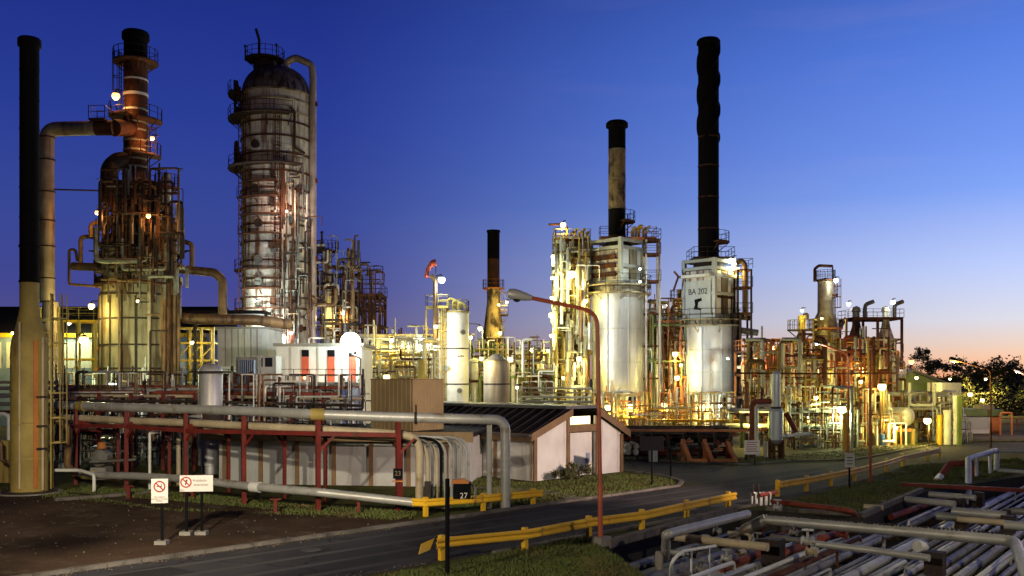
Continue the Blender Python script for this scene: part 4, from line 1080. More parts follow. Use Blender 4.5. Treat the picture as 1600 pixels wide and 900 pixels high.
for k in range(44):
    x = R.uniform(440,484); y = R.uniform(270,530); u = (x-432)*S; v = -math.sqrt(max(.05, (rc_*1.07)**2-u*u)); p = cc+V(u,v,zc(y))
    fit = MB()
    if k % 3: fit.box(p, (R.uniform(.3,1.),.4,R.uniform(.2,.9)))
    else: fit.lathe([(.0,-.3),(.3,-.2),(.3,.2),(0,.3)], p, 8)
    fit.build('valve_fitting', (dgreypipe,rust_m,dsteel)[k % 3], fc)
R = random.Random(6)
for k in range(40):
    a = R.uniform(-PI*1.05,-PI*.75); y = R.choice((148,170,186,246,262))+R.uniform(-14,0); p = cc+V(math.cos(a)*(rc_+.7), math.sin(a)*(rc_+.7), zc(y))
    MB().box(p, (.25,.25,R.uniform(.3,1.4))).build('instrument', dsteel, fc)

# ------------------------------------------------------------------ heaters
def heater(label, cx, half, y0, ys, yc, yt, sc, sh, sy, Y, stack_cols, text_, seed):
    c = gx(cx,Y); S = Y/F; r = half*S
    z = lambda y: zz(y,Y)
    t = thing('process_heater', label, 'heater', c)
    for k in range(12):
        a = 2*PI*k/12+.26; p = c+V(math.cos(a)*r*.96, math.sin(a)*r*.96, 0); MB().box((p.x,p.y,z(y0)/2), (.28,.28,z(y0))).build('leg', white_m, t)
    MB().lathe([(r*.42,0),(r*.42,z(y0))], c, 20).build('burner_floor_box', wallwhite, t)
    MB().lathe([(r*1.10,z(y0)),(r*1.10,z(y0)+.35),(r*1.0,z(y0)+.36)], c, 32).build('floor_ring', concrete, t)
    MB().lathe([(r,z(y0)+.3),(r,z(ys))], c, 40).build('radiant_shell', alu, t)
    for f_ in (.0,.33,.66,1.): 
        y = y0+(ys-y0)*f_; MB().ring(c+V(0,0,z(y)), r, .04, .14, 40).build('seam_band', wallgrey, t)
    rib = MB()
    for k in range(8):
        a = 2*PI*k/8+.3; rib.bar(c+V(math.cos(a)*(r+.03), math.sin(a)*(r+.03), z(y0)+.3), c+V(math.cos(a)*(r+.03), math.sin(a)*(r+.03), z(ys)), .16, .12)
    rib.build('vertical_rib', wallgrey, t)
    MB().lathe([(r*.995,z(ys)),(r*.95,z(yc))], c, 32).build('transition_shell', M('scorched_cladding', (.42,.38,.28), (.22,.18,.11), .55, .3, rust=.4, rc=(.08,.05,.03)), t)
    for y in (ys-3, yc+2): platform(t, c, z(y), r, r+.9, -PI, PI*.98, tan_m, dsteel)
    # square convection box set with one corner to the road
    hb = r*.93; th = PI/4*1.0
    ax = V(math.cos(th),math.sin(th),0); ay = V(-math.sin(th),math.cos(th),0); k = .80
    P = [c-ax*hb*k-ay*hb*k, c+ax*hb*k-ay*hb*k, c+ax*hb*k+ay*hb*k, c-ax*hb*k+ay*hb*k]
    z0_, z1_ = z(yc), z(yt+16)
    MB().prism([p*.96+c*.04 for p in P], z0_, z1_).build('convection_box', tan_m if seed == 1 else rust_m, t)
    for fi, (a, b) in enumerate(((P[3],P[0]),(P[0],P[1]))):      # sheet panels hung on the two road sides, gaps between them
        dd = (b-a).normalized(); nv_ = V(dd.y,-dd.x,0)
        rows = ((.04,.22),(.27,.45),(.50,.68),(.73,.95)) if (seed == 1 and fi == 0) else (((.03,.97),) if fi == 0 else ((.03,.40),(.46,.97)))
        cols = ((.08,.92),) if fi == 0 else ((.08,.30),(.36,.60),(.66,.80),(.85,.93))
        for (r0_, r1_) in rows:
            for ci, (c0_, c1_) in enumerate(cols):
                p0, p1 = a.lerp(b,c0_)+nv_*.02, a.lerp(b,c1_)+nv_*.02; za, zb = z0_+(z1_-z0_)*r0_, z0_+(z1_-z0_)*r1_
                MB().extr([p0+V(0,0,za), p1+V(0,0,za), p1+V(0,0,zb), p0+V(0,0,zb)], nv_*.07).build('panel', (white_r, white_m, tan_m, white_m)[(ci+fi) % 4] if fi else white_r, t)  # left panels take the rusty white, their shade put into the colour
    fr = MB()
    for p in P: fr.box((p.x,p.y,(z0_+z(yt))/2), (.42,.42,z(yt)-z0_), th)
    for a, b in zip(P, P[1:]+P[:1]):
        for zz_ in (z(yt)-.2, z1_+.1, (z0_+z1_)/2, z0_+.2): fr.bar(a+V(0,0,zz_), b+V(0,0,zz_), .3, .36)
    fr.build('corner_frame', wallgrey, t)
    # tube ends on the left face
    for j in range(3):
        if seed == 1:
            a, b = P[0], P[3]; 
            nn = (b-a).normalized(); nv = V(-nn.y,nn.x,0); nv = nv if nv.dot(a-c) > 0 else -nv
            p = a.lerp(b,.5)+nv*.2; MB().bar(p-nn*hb*.6+V(0,0,z0_+(z1_-z0_)*(.25+.25*j)), p+nn*hb*.6+V(0,0,z0_+(z1_-z0_)*(.25+.25*j)), .4, .5).build('tube_header', rust_m, t)
    # stack
    s = gx(sc,Y); sr = sh*S
    MB().lathe([(r*.72,z(yt+15)),(sr*1.25,z(yt+2)),(sr*1.02,z(yt-8))], s, 24).build('stack_cone', dsteel, t)
    for (a, b, m) in stack_cols:
        MB().lathe([(sr,z(a)),(sr,z(b))], s, 28).build('stack_section', m, t)
    return t, c, s, sr, P, z, r
tanrust = M('rusty_tan_stack', (.40,.29,.14), (.22,.14,.07), .7, rust=.55, rc=(.035,.018,.012), rs=(.8,.8,.35))
h1, c1, s1, sr1, P1, z1f, r1 = heater('left heater with white shell, open white framed box and half tan rusty stack', 965, 40, 618, 462, 445, 376, 964, 13.5, 190, 110., ((374,326,soot),(326,235,tanrust),(235,198,soot)), None, 1)
MB().lathe([(sr1,z1f(200)),(sr1*1.28,z1f(199)),(sr1*1.28,z1f(193)),(sr1*1.05,z1f(190)),(sr1*.85,z1f(192))], s1, 26).build('stack_rim', soot, h1)
for y in (235,281,326): MB().ring(s1+V(0,0,z1f(y)), sr1, .04, .14, 26).build('stack_band', tan_m, h1)
platform(h1, s1, z1f(346), sr1, sr1+1.1, -PI*.4, PI*.35, rust_m, dsteel)
ladder(h1, s1+V(sr1+.2,-.3,z1f(374)), z1f(335)-z1f(374), 0, dsteel)
h2, c2, s2, sr2, P2, z2f, r2 = heater('right heater with white shell, lettered white box and tall black strake wound stack', 1108, 37, 616, 512, 498, 407, 1107, 16, 62, 110., ((405,66,soot),), None, 2)
MB().lathe([(sr2,z2f(70)),(sr2*1.14,z2f(69)),(sr2*1.14,z2f(65)),(sr2,z2f(62)),(sr2*.85,z2f(64))], s2, 26).build('stack_rim', soot, h2)
for y in (215,260,309,358): MB().ring(s2+V(0,0,z2f(y)), sr2, .04, .14, 26).build('stack_band', rust_m, h2)
for k0 in range(3): # helical strakes
    hx = MB(); vs = []; n = 60
    for i in range(n+1):
        a = 2*PI*(i/n*1.0)+k0*2*PI/3; zc_ = z2f(215)+(z2f(72)-z2f(215))*i/n; d = V(math.cos(a),math.sin(a),0)
        for rr_, dz in ((sr2*.98,-.75),(sr2+.18,-.25),(sr2+.18,.25),(sr2*.98,.75)): vs.append(s2+d*rr_+V(0,0,zc_+dz))
    hx.add(vs, [(i*4+j, i*4+(j+1)%4, i*4+4+(j+1)%4, i*4+4+j) for i in range(n) for j in range(4)]+[(3,2,1,0),(n*4,n*4+1,n*4+2,n*4+3)])
    hx.build('helical_strake', soot, h2)
platform(h2, s2, z2f(378), sr2, sr2+1.2, -PI*.4, PI*.35, rust_m, dsteel)
# projecting ledge and lettering on the left face of the lettered box
a, b = P2[0], P2[3]; nn = (a-b).normalized(); nv = V(nn.y,-nn.x,0); nv = nv if nv.dot(a-c2) > 0 else -nv
zl = z2f(436)
MB().extr([b+nv*.2+V(0,0,zl), a+nv*.2+V(0,0,zl), a+nv*1.0+V(0,0,zl), b+nv*1.0+V(0,0,zl)], (0,0,.3)).build('ledge', wallwhite, h2)
a2, b2 = P2[0], P2[1]; nn2 = (b2-a2).normalized(); nv2 = V(nn2.y,-nn2.x,0); nv2 = nv2 if nv2.dot(a2-c2) > 0 else -nv2
MB().extr([a2+nv2*.2+V(0,0,zl), b2+nv2*.2+V(0,0,zl), b2+nv2*1.0+V(0,0,zl), a2+nv2*1.0+V(0,0,zl)], (0,0,.3)).build('ledge', wallwhite, h2)
rzl = math.atan2(nn.y, nn.x); mid = (a+b)/2+nv*.03
inkd = soot
# sign panel plate so that the letters stand clear of the frame
MB().extr([b.lerp(a,.08)+nv*.22+V(0,0,z2f(494)), b.lerp(a,.92)+nv*.22+V(0,0,z2f(494)), b.lerp(a,.92)+nv*.22+V(0,0,z2f(441)), b.lerp(a,.08)+nv*.22+V(0,0,z2f(441))], nv*.03).build('lettered_panel', wallgrey, h2)
text('BA 202', mid+nv*.254+V(0,0,z2f(458)), .95, M('stencil_black', (.03,.025,.022)), h2, rzl, .01, .9)
lg = MB(); L0 = mid+nv*.255+V(0,0,z2f(478))
def lgp(u, v): return L0+nn*u+V(0,0,v)
lg.extr([lgp(-.45,.6), lgp(.5,.75), lgp(.55,.45), lgp(.1,.3), lgp(-.05,-.25), lgp(.5,-.45), lgp(.45,-.62), lgp(-.55,-.5), lgp(-.35,0)], nv*.01)
lg.build('emblem', inkd, h2)
for sx_, (c_, r_, hh, zf, x_) in enumerate(((c1,r1,h1,z1f,1016),(c2,r2,h2,z2f,1158))):
    # stair tower with landings on the right
    Yh = 109.
    t = frame('stair_tower', 'narrow steel access tower on the right side of the %s heater' % ('left' if sx_ == 0 else 'right'), (x_-800)/F*Yh-.6, (x_-800)/F*Yh+.9, Yh-1, Yh+.8, [zz(y,Yh) for y in ((640,590,540,490,440,398,376) if sx_ == 0 else (640,590,540,490,450,422))], 2, 2, dsteel if sx_ else white_r, rust_m, .2, rails=[zz(y,Yh) for y in ((440,398,376) if sx_ == 0 else (540,490,450,422))], decks=[zz(y,Yh) for y in ((440,398,376) if sx_ == 0 else (540,490,450))], rmat=dsteel)
flat_platform(h1, gx(978,110).x, gx(1022,110).x, 108, 112, z1f(374), orangesteel, orangesteel)
flat_platform(h1, gx(935,110).x, gx(950,110).x, 107.5, 109, z1f(374), rust_m, dsteel)
flat_platform(h2, gx(1078,110).x, gx(1140,110).x, 107.5, 112, z2f(405), dsteel, dsteel)
R = random.Random(3)
for i in range(9):
    x = R.uniform(986,1018); y0_ = 372; pipe([q(x,y0_,109), q(x,R.uniform(352,362),109), q(x+R.uniform(3,7),R.uniform(352,362),109)], .16, R.choice((ochre,whitepipe,yellow)), 'short lit pipe stub on the orange platform behind the left heater', 'pipe stubs on the orange heater platform', seg=6)
pipe([q(1150,412,109), q(1158,406,109), q(1164,414,109), q(1164,500,109)], .3, tanpipe, 'brown hooped pipe at the top right of the right heater', seg=10)
pipe([q(1052,455,109), q(1060,432,109), q(1053,424,109)], .12, rust_m, 'small rusty gooseneck vent left of the right heater', seg=8)
pipe([q(1150,495,109), q(1172,497,109)], .3, dsteel, 'upper dark stub duct on the right of the right heater', seg=8)
pipe([q(1150,515,109), q(1184,520,109)], .36, dgreypipe, 'lower grey stub duct on the right of the right heater', seg=8)
single('access_duct', 'dark vertical duct along the right edge of the right heater', 'duct', MB().box(q(1150,555,108.5), (1.0,1.2,9.5)), dsteel)

# dark jumble in and round the crown of the brown tower
clutter(70, (150,286), (84.2,86.5), (zt(452),zt(300)), (dsteel,rust_m,dsteel,dsteel,dgreypipe,tanpipe), (.10,.14,.2,.3), 91, 'pipe in the jumble round the crown of the brown tower', 'dark pipes round the crown of the brown tower', (1,4), 'vvhhuu', 1.6)
clutter(9, (176,280), (84,85.4), (.5,zt(455)), (dsteel,rust_m,tanpipe), (.10,.14,.18), 92, 'thin pipe running down the lower shell of the brown tower', 'thin pipes on the lower shell of the brown tower', (1,4), 'vvvh', 1.5)
clutter(30, (440,486), (105.2,106.2), (zc(540),zc(270)), (dsteel,rust_m,tanpipe,white_r,dgreypipe), (.10,.14,.2), 93, 'small pipe among the fittings on the right front of the huge column', 'small pipes on the front of the huge column', (.8,2), 'vvhu', 1.6)
# ------------------------------------------------------------------ middle of the plant
def vessel(name, label, px, Y, ytop, half, mat, cat='vessel', dome=.35, seams=(), ybot=None, group=None, cone=False):
    c = gx(px,Y); r = half*Y/F; zt_ = zz(ytop,Y); zb = 0 if ybot is None else zz(ybot,Y)
    t = thing(name, label, cat, V(c.x,c.y,0), group)
    if cone: pr = [(r,zb),(r,zt_-r*.55),(r*.2,zt_),(0,zt_)]
    else: pr = [(r,zb),(r,zt_-r*dome)]+[(r*math.cos(a), zt_-r*dome+r*dome*math.sin(a)) for a in (.4,.8,1.2)]+[(0,zt_)]
    MB().lathe(pr, c, 28).build('shell', mat, t)
    for y in seams: MB().ring(c+V(0,0,zz(y,Y)), r, .04, .12, 28).build('seam_band', dsteel, t)
    if ybot is not None:
        for k in range(4):
            a = PI/4+k*PI/2; MB().box((c.x+math.cos(a)*r*.85, c.y+math.sin(a)*r*.85, zb/2), (.2,.2,zb)).build('leg', dsteel, t)
    return t, c, r
# stack in the middle
Ym = 130.; cm_ = gx(771,Ym); S = Ym/F
ms = thing('distant_stack', 'shorter rusty black stack with orange gallery in the middle distance', 'stack', cm_)
MB().lathe([(17*S,zz(560,Ym)),(17*S,zz(530,Ym)),(10*S,zz(472,Ym)),(9.8*S,zz(450,Ym))], cm_, 24).lathe([(17*S,0),(17*S,zz(560,Ym))], cm_, 24).build('flared_base', tanrust, ms)
MB().lathe([(9.6*S,zz(450,Ym)),(9.6*S,zz(405,Ym))], cm_, 24).build('middle_shaft', rust_m, ms)
MB().lathe([(9.6*S,zz(405,Ym)),(9.6*S,zz(364,Ym)),(10.6*S,zz(363,Ym)),(10.6*S,zz(360,Ym)),(8*S,zz(361,Ym))], cm_, 24).build('soot_top', soot, ms)
platform(ms, cm_, zz(450,Ym), 9.6*S, 17*S, -PI, PI*.98, orangesteel, orangesteel)
ladder(ms, cm_+V(10.5*S,-.4,zz(545,Ym)), zz(455,Ym)-zz(545,Ym), 0, ochre)
flat_platform(ms, gx(781,Ym).x, gx(794,Ym).x, Ym-2.4, Ym-.2, zz(492,Ym), dsteel, ochre)
# white tank with platform and windsock
wt, wc, wr = vessel('white_tank', 'tall white cylindrical tank behind the tan roof enclosure', 709, 95., 484, 23.5, white_m, 'tank', .25, (545,600,640))
flat_platform(wt, gx(668,95).x, gx(702,95).x, 93.2, 95, zz(480,95), ochre, ochre)
flat_platform(wt, gx(664,95).x, gx(686,95).x, 93.2, 95, zz(533,95), ochre, ochre)
pl = MB(); 
for x in (666,690): pl.bar(gx(x,93.4), q(x,480,93.4), .14)
pl.build('platform_leg', ochre, wt)
pipe([q(680,530,93), q(680,438,93), q(673,430,93)], .22, tanpipe, 'brown riser pipe with bent top beside the white tank', seg=8)
for i, x in enumerate((700,708,716)): pipe([q(x,486,94.5), q(x,466+i*3,94.5), q(x+10,468+i*4,94.5), q(x+14,486,95)], .14, ochre, 'small hooped pipe on top of the white tank', 'hooped pipes on the white tank', seg=6)
t = thing('windsock', 'red windsock on a thin pole above the white tank platform', 'windsock', q(681,480,93.5))
MB().tube([q(681,480,93.5), q(681,408,93.5)], .05, 6).build('pole', dsteel, t)
MB().tube([q(681,411,93.5), q(674,412,93.4), q(668,422,93.2), q(666,434,93.2)], .3, 10, 1, True, [.38,.36,.34,.3,.28,.25,.22,.2]).build('sock', windsockm, t)
tan_alu = M('stained_cladding', (.52,.46,.38), (.36,.29,.21), .45, .3, ns=.4, rust=.4, rc=(.24,.16,.09), rs=(.9,.9,.07))
tk, tkc, tkr = vessel('conical_tank', 'aluminium clad tank with conical top lit yellow on its left side', 776, 88., 553, 20.5, tan_alu, 'tank', seams=(600,640), cone=True)
ladder(wt, wc+V(-wr*.62,-wr*.85,.3), zz(486,95), -2.2, ochre)
platform(wt, wc, zz(487,95), wr*.55, wr+.05, -PI, PI*.98, ochre, ochre)
for a_, y_ in ((-1.2,610),(-1.9,575),(-1.0,520)):
    d_ = V(math.cos(a_),math.sin(a_),0); MB().tube([wc+d_*wr*.95+V(0,0,zz(y_,95)), wc+d_*(wr+.4)+V(0,0,zz(y_,95))], .16, 10).tube([wc+d_*(wr+.3)+V(0,0,zz(y_,95)), wc+d_*(wr+.4)+V(0,0,zz(y_,95))], .26, 10).build('nozzle', dgreypipe, wt)
# lit pipe rack
x0, x1 = gx(575,105).x, gx(690,105).x
prk = frame('overhead_pipe_rack', 'brightly lit overhead pipe rack between the white building and the white tank', x0, x1, 103, 108, [zz(y,105) for y in (600,572,546,529)], 7, 2, white_m, white_m, .28, braces=4, cat='pipe rack')
for i in range(14):
    z = zz((546,529,572)[i % 3],105)+.25; Y = 103.3+(i//3)*.9
    pipe([V(x0-1,Y,z), V(x1+1,Y,z)], (.14,.2,.1,.24)[i % 4], (whitepipe, beigepipe, ochre, greypipe)[i % 4], 'pipe lying on the lit overhead rack', 'pipes on the lit overhead rack', seg=8)
clutter(34, (575,690), (99,107), (.5,9), (whitepipe,ochre,beigepipe,tanpipe,greypipe), (.09,.13,.2,.3), 21, 'process pipe under the overhead rack by the white tank', 'process pipes under the lit overhead rack', (2,6))
vessel('small_ochre_vessel', 'small ochre cylinder under the lit overhead rack', 658, 97., 561, 6, ochre)
# steel structure right of the huge column
fs = frame('steel_structure', 'open brown steel structure with decks right of the huge column', gx(548,116).x, gx(597,116).x, 114, 119, [zz(y,116) for y in (600,560,510,482,462)], 4, 2, rust_m, rust_m, .3, decks=[zz(y,116) for y in (510,462)], rails=[zz(462,116)], braces=5, rmat=dsteel)
frame('steel_structure', 'taller narrow brown steel structure beside the slim column', gx(525,115).x, gx(564,115).x, 113, 116, [zz(y,115) for y in (600,540,490,455,430)], 2, 2, rust_m, dsteel, .26, decks=[zz(490,115)], rails=[zz(490,115)], braces=4, rmat=dsteel)
sl_, slc, slr = vessel('slim_column', 'slim pale column with black pole on top right of the huge column', 511, 113., 388, 7.5, white_r, 'column', .3, (410,430,455,480))
platform(sl_, slc, zz(392,113), slr, slr+.8, -PI, PI*.98, dsteel, dsteel)
platform(sl_, slc, zz(450,113), slr, slr+1.1, -PI, PI*.98, rust_m, dsteel)
MB().tube([q(503,392,112.6), q(503,364,112.6)], .14, 6).lathe([(0,-.2),(.25,0),(0,.2)], q(503,363,112.6), 8).build('pole', dsteel, sl_)
pipe([q(462,388,112), q(508,386,112)], .26, dsteel, 'dark horizontal pipe joining the huge column and the slim column', seg=8)
pipe([q(455,430,111.5), q(480,428,111.5), q(560,432,112)], .14, dsteel, 'long thin dark pipe crossing right of the huge column', seg=6)
pipe([q(533,405,115), q(550,432,115)], .12, dsteel, 'slanting dark brace pipe by the slim column', seg=6)
clutter(46, (478,560), (108,117), (5,21), (rust_m,dsteel,dgreypipe,tanpipe,white_r), (.1,.14,.2,.3), 31, 'process pipe in the dense piping right of the huge column', 'rusty pipes right of the huge column', (1.5,4))
clutter(14, (560,600), (112,118), (10,20), (rust_m,dsteel,tanpipe), (.09,.12,.16), 32, 'thin pipe on the brown steel structure', 'pipes on the brown steel structure', (1,3))
for i, x in enumerate((536,548,558)): pipe([q(x,462,115), q(x,436+6*i,115), q(x+3,434+6*i,115)], .07, dsteel, 'thin vent pipe on top of the brown steel structure', 'vent pipes on the brown steel structure', seg=6)
# white substation building
bY = 84.
wb = thing('substation_building', 'white two storey plant building with three red doors lit by the bright flood lamps', 'building', gx(497,bY))
def bb(x0, x1, y0, d, mat, nm, Y=bY, zb=0.):
    a, b = gx(x0,Y).x, gx(x1,Y).x; MB().box(((a+b)/2, Y+d/2, (zz(y0,Y)+zb)/2), (b-a, d, zz(y0,Y)-zb)).build(nm, mat, wb)
bb(432,564,541,7,wallwhite,'wall')
bb(344,431,573,6,wallgrey,'low_wing',bY+.4)
MB().box((gx(498,bY).x, bY+3.5, zz(541,bY)+.13), (gx(564,bY).x-gx(432,bY).x+.5, 7.5, .25)).build('roof_slab', concrete, wb)
for x in (477,517.5,551):
    c = gx(x,bY-.04); dr = MB().box((c.x,c.y,zz(577,bY)), (.62,.07,2.2)).build('door', doorred, wb)
    MB().box((c.x,c.y,zz(552,bY)), (.62,.07,.6)).build('transom_window', blackp, wb)
    MB().box((c.x+.2,c.y-.06,zz(578,bY)), (.06,.05,.14)).build('handle', dsteel, dr)
for x in (455,497,535): MB().bar(gx(x,bY-.04), q(x,543,bY-.04), .12, .05).build('downpipe', wallgrey, wb)
walk = flat_platform(wb, gx(344,bY).x, gx(566,bY).x, bY-2.2, bY-.1, zz(597,bY), concrete, dsteel, 'f')
bl2 = thing('pale_block', 'pale grey rendered block standing behind the low wing under the horizontal brown pipe', 'building', gx(368,92))
a, b = gx(340,92).x, gx(418,92).x
MB().box(((a+b)/2,95,zz(514,92)/2), (b-a,6,zz(514,92))).build('wall', wallgrey, bl2)
MB().box(((a+b)/2,95,zz(514,92)+.1), (b-a+.4,6.4,.2)).build('roof_slab', concrete, bl2)
for x in (352,362,372,382,392,402): MB().bar(q(x,514,91.97), gx(x,91.97), .1, .04).build('rib', concrete, bl2)
t = thing('power_transformer', 'dark finned power transformer in front of the pale block', 'transformer', gx(386,78))
MB().box((gx(386,78).x,78.6,zz(572,78)-.75), (1.8,1.2,3.0)).build('tank', dgreypipe, t)
MB().box((gx(386,78).x,78.6,(zz(572,78)-2.25)/2), (2.0,1.6,zz(572,78)-2.25)).build('plinth', concrete, t)
fm = MB()
for k in range(8): fm.box((gx(374,78).x+.17*k+.1,77.8,zz(572,78)-.7), (.05,.5,2.4))
fm.build('radiator_fin', bluewall, t)
t = thing('switch_cabin', 'pale cabin with two dark windows beside the finned transformer', 'cabin', gx(412,79))
MB().box((gx(412,79).x,80,zz(556,79)/2), (2.0,2.,zz(556,79))).build('wall', wallgrey, t)
for x in (405,420): MB().box((gx(x,79).x,78.98,zz(566,79)), (.6,.05,.75)).build('window', glassdark, t)
banded([q(286,497,88), q(330,499,88), q(400,500,90), q(452,507,93)], .5, tanpipe, 'thick horizontal brown pipe between the brown tower and the huge column', seg=14, step=2.4)
single('dark_canopy_roof', 'dark flat canopy above the thick horizontal brown pipe', 'canopy', MB().box((gx(345,98).x,99,zz(488,98)), (gx(418,98).x-gx(280,98).x,3,.35)).box((gx(300,98).x,99,zz(488,98)/2),(.3,.3,zz(488,98)-.4)).box((gx(412,98).x,99,zz(488,98)/2),(.3,.3,zz(488,98)-.4)), roofdark)
# big shed behind the tower
shd = thing('plant_shed', 'long shed with bluish cladding and dark pitched roof behind the brown tower', 'shed', gx(120,118))
a, b = gx(-80,118).x, gx(322,118).x
MB().box(((a+b)/2,125,zz(520,118)/2), (b-a,14,zz(520,118))).build('wall', bluewall, shd)
mr_ = MB(); y0_, y1_ = 117.4, 132.6; zr_, ze_ = zz(480,118), zz(500,118)
mr_.extr([V(a-.5,y0_,zz(520,118)+.02), V(a-.5,125,zr_+.6), V(a-.5,y1_,zz(520,118)+.02)], (b-a+1,0,0)); mr_.build('roof', roofdark, shd)
pn = MB()
for k in range(14):
    x = a+(b-a)*(k+.5)/14; pn.box((x,117.96,zz(555,118)), (1.6,.06,3.2))
pn.build('window', MATS['bluish_cladding'] if False else wallwhite, shd)
MB().box(((a+b)/2,117.7,zz(524,118)), (b-a,.5,.5)).build('crane_beam', yellow, shd)
for k in range(8): MB().box((a+(b-a)*k/7,117.75,zz(524,118)/2), (.35,.35,zz(524,118)-.5)).build('column', ochre, shd)
frame('lit_lattice', 'yellow lit lattice frame between the brown tower and the pale block', gx(284,100).x, gx(338,100).x, 99, 102, [zz(y,100) for y in (590,562,535,512)], 4, 2, ochre, ochre, .2, braces=9, cat='steel frame')
frame('yellow_frame', 'small yellow steel frame at the left foot of the brown tower', gx(98,92).x, gx(150,92).x, 92, 95, [zz(y,92) for y in (600,560,500)], 3, 2, ochre, yellow, .2, braces=3, rails=[zz(500,92)])
pipe([q(152,545,90), q(158,545,90), q(158,575,90), q(150,578,90)], .2, orangesteel, 'orange pipe bend at the left foot of the brown tower', seg=8)
# ground-level jumble behind the front rack
clutter(60, (88,330), (64,84), (.6,5.4), (greypipe,dsteel,dgreypipe,tanpipe,whitepipe,dsteel), (.07,.1,.14,.2), 41, 'pipe in the low jumble behind the red rack below the brown tower', 'low pipes behind the red rack, left', (3,9))
clutter(60, (340,570), (60,80), (.6,5.2), (whitepipe,dsteel,dgreypipe,whitepipe,tanpipe,dsteel), (.07,.1,.14), 42, 'pipe in the low jumble in front of the white building', 'low pipes in front of the white building', (2,7))
for i, (y, Y, r, m) in enumerate(((603,72,.12,redpipe),(608,70,.16,greypipe),(612,66,.13,redpipe),(618,64,.10,beigepipe),(640,62,.12,redpipe),(626,61,.09,dsteel))):
    pipe([q(88,y,Y), q(330,y+1.5,Y), q(566,y+3+i,Y)], r, m, ('long red pipe','long grey pipe','long red pipe','long beige pipe','lowest long red pipe','thin long dark pipe')[i]+(' seen just above the grey pipeline, behind the rack' if i not in (0,2) else (' highest of those behind the rack' if i == 0 else ' just below the long grey one behind the rack')), seg=8)
for i, x in enumerate(range(100,570,47)):
    t = thing('pipe_support', 'red portal support of the long pipes behind the front rack', 'pipe support', gx(x,66), 'red portals behind the front rack')
    for Y in (62,71): MB().box((gx(x,66).x,Y,zz(612,66)/2), (.2,.2,zz(612,66))).build('post', redsteel, t)
    MB().box((gx(x,66).x,66.5,zz(612,66)-.35), (.18,8.8,.2)).build('beam', redsteel, t)
for i, (x, y0_, Y) in enumerate(((352,585,74),(366,583,73),(379,586,75),(393,582,74),(436,590,76),(205,598,75),(225,596,76),(262,600,74))):
    t = thing('upright_pump', 'small upright white and brown pump behind the red rack', 'pump', gx(x,Y), 'upright pumps behind the red rack')
    r = .22; c = gx(x,Y); z = zz(y0_,Y)
    MB().lathe([(r,0),(r,z-1.),(r*.7,z-.9)], c, 12).build('barrel', white_m, t)
    MB().lathe([(r*1.5,z-.9),(r*1.5,z-.7),(r*.9,z-.6),(r*.9,z),(0,z+.1)], c, 12).build('motor', rust_m, t)
for i, x in enumerate((300,332,398,470,505)):
    drum('small horizontal drum in the jumble behind the red rack', x, 70+i, 1.6+.3*(i % 2), .55, 2.4, (tanpipe,dgreypipe,greypipe)[i % 3], 'small drums behind the red rack')
vessel('blue_tank', 'small pale blue tank with blue post left of the tan roof enclosure', 553, 66., 606, 11, bluewall, 'tank', .2)
single('blue_post', 'slim blue post beside the pale blue tank', 'post', MB().box(gx(538,64.5,2.6),(.28,.28,5.2)), bluep)
# between tank and first heater
frame('green_deck', 'long green beamed steel deck in the middle of the plant', gx(800,103).x, gx(862,103).x, 101, 106, [zz(y,103) for y in (625,578)], 5, 2, greensteel, greensteel, .35, decks=[zz(578,103)], rails=[zz(578,103)], rmat=ochre)
frame('steel_structure', 'steel frame with galleries behind the conical tank', gx(738,108).x, gx(865,108).x, 108, 116, [zz(y,108) for y in (620,590,556)], 6, 2, rust_m, ochre, .24, braces=6, decks=[zz(590,108)], rails=[zz(556,108)], rmat=dsteel)
clutter(100, (735,866), (98,118), (.5,9.2), (ochre,whitepipe,tanpipe,greypipe,rust_m,whitepipe,greensteel), (.09,.13,.18,.26), 51, 'lit pipe in the dense piping between the conical tank and the left heater', 'lit pipes between conical tank and left heater', (2,6))
for i, (y, r, m) in enumerate(((606,.10,whitepipe),(613,.08,beigepipe),(620,.10,whitepipe),(627,.13,greypipe),(634,.07,ochre))):
    pipe([q(812,y+6,90), q(816,y,90), q(925,y+1,90)], r, m, 'one of the parallel white pipes running to the foot of the left heater', 'white pipes to the foot of the left heater', seg=8)
for i, (x, yt_) in enumerate(((742,560),(800,585),(845,568),(853,590))): vessel('slim_exchanger', 'slim upright lit vessel in the piping beside the conical tank', x, 100+i*2, yt_, 5, (whitepipe,ochre,white_m,greypipe)[i], group='slim vessels beside the conical tank')
drum('horizontal drum on a deck left of the lit tower', 826, 112, 8.6, .9, 4, tanpipe, None)
# lit yellow column cluster left of the first heater
Yk = 112.
kt = frame('column_tower', 'brightly lit yellow steel tower crowded with platforms left of the left heater', gx(868,Yk).x, gx(918,Yk).x, Yk-2, Yk+3, [zz(y,Yk) for y in (640,590,541,495,440,405,378)], 3, 2, ochre, rust_m, .26, decks=[zz(y,Yk) for y in (541,495,440,405,378)], rails=[zz(y,Yk) for y in (541,495,440,405,378)], braces=6, rmat=ochre, dmat=rust_m)
for x, yt_, h_, m in ((880,368,8,ochre),(901,384,9,white_r),(890,500,7,white_m)):
    v_, vc, vr = vessel('lit_column', {880:'left lit ochre column inside the yellow steel tower',901:'right pale column inside the yellow steel tower',890:'short white vessel low inside the yellow steel tower'}[x], x, Yk-.6 if x != 890 else Yk-2.9, yt_, h_, m, 'column', .4, (430,470,520,560))
for i, (y, x) in enumerate(((378,866),(430,862),(460,862),(490,862))):
    flat_platform(kt, gx(x,Yk).x, gx(x+14,Yk).x, Yk-3.6, Yk-2.2, zz(y,Yk), ochre, ochre)
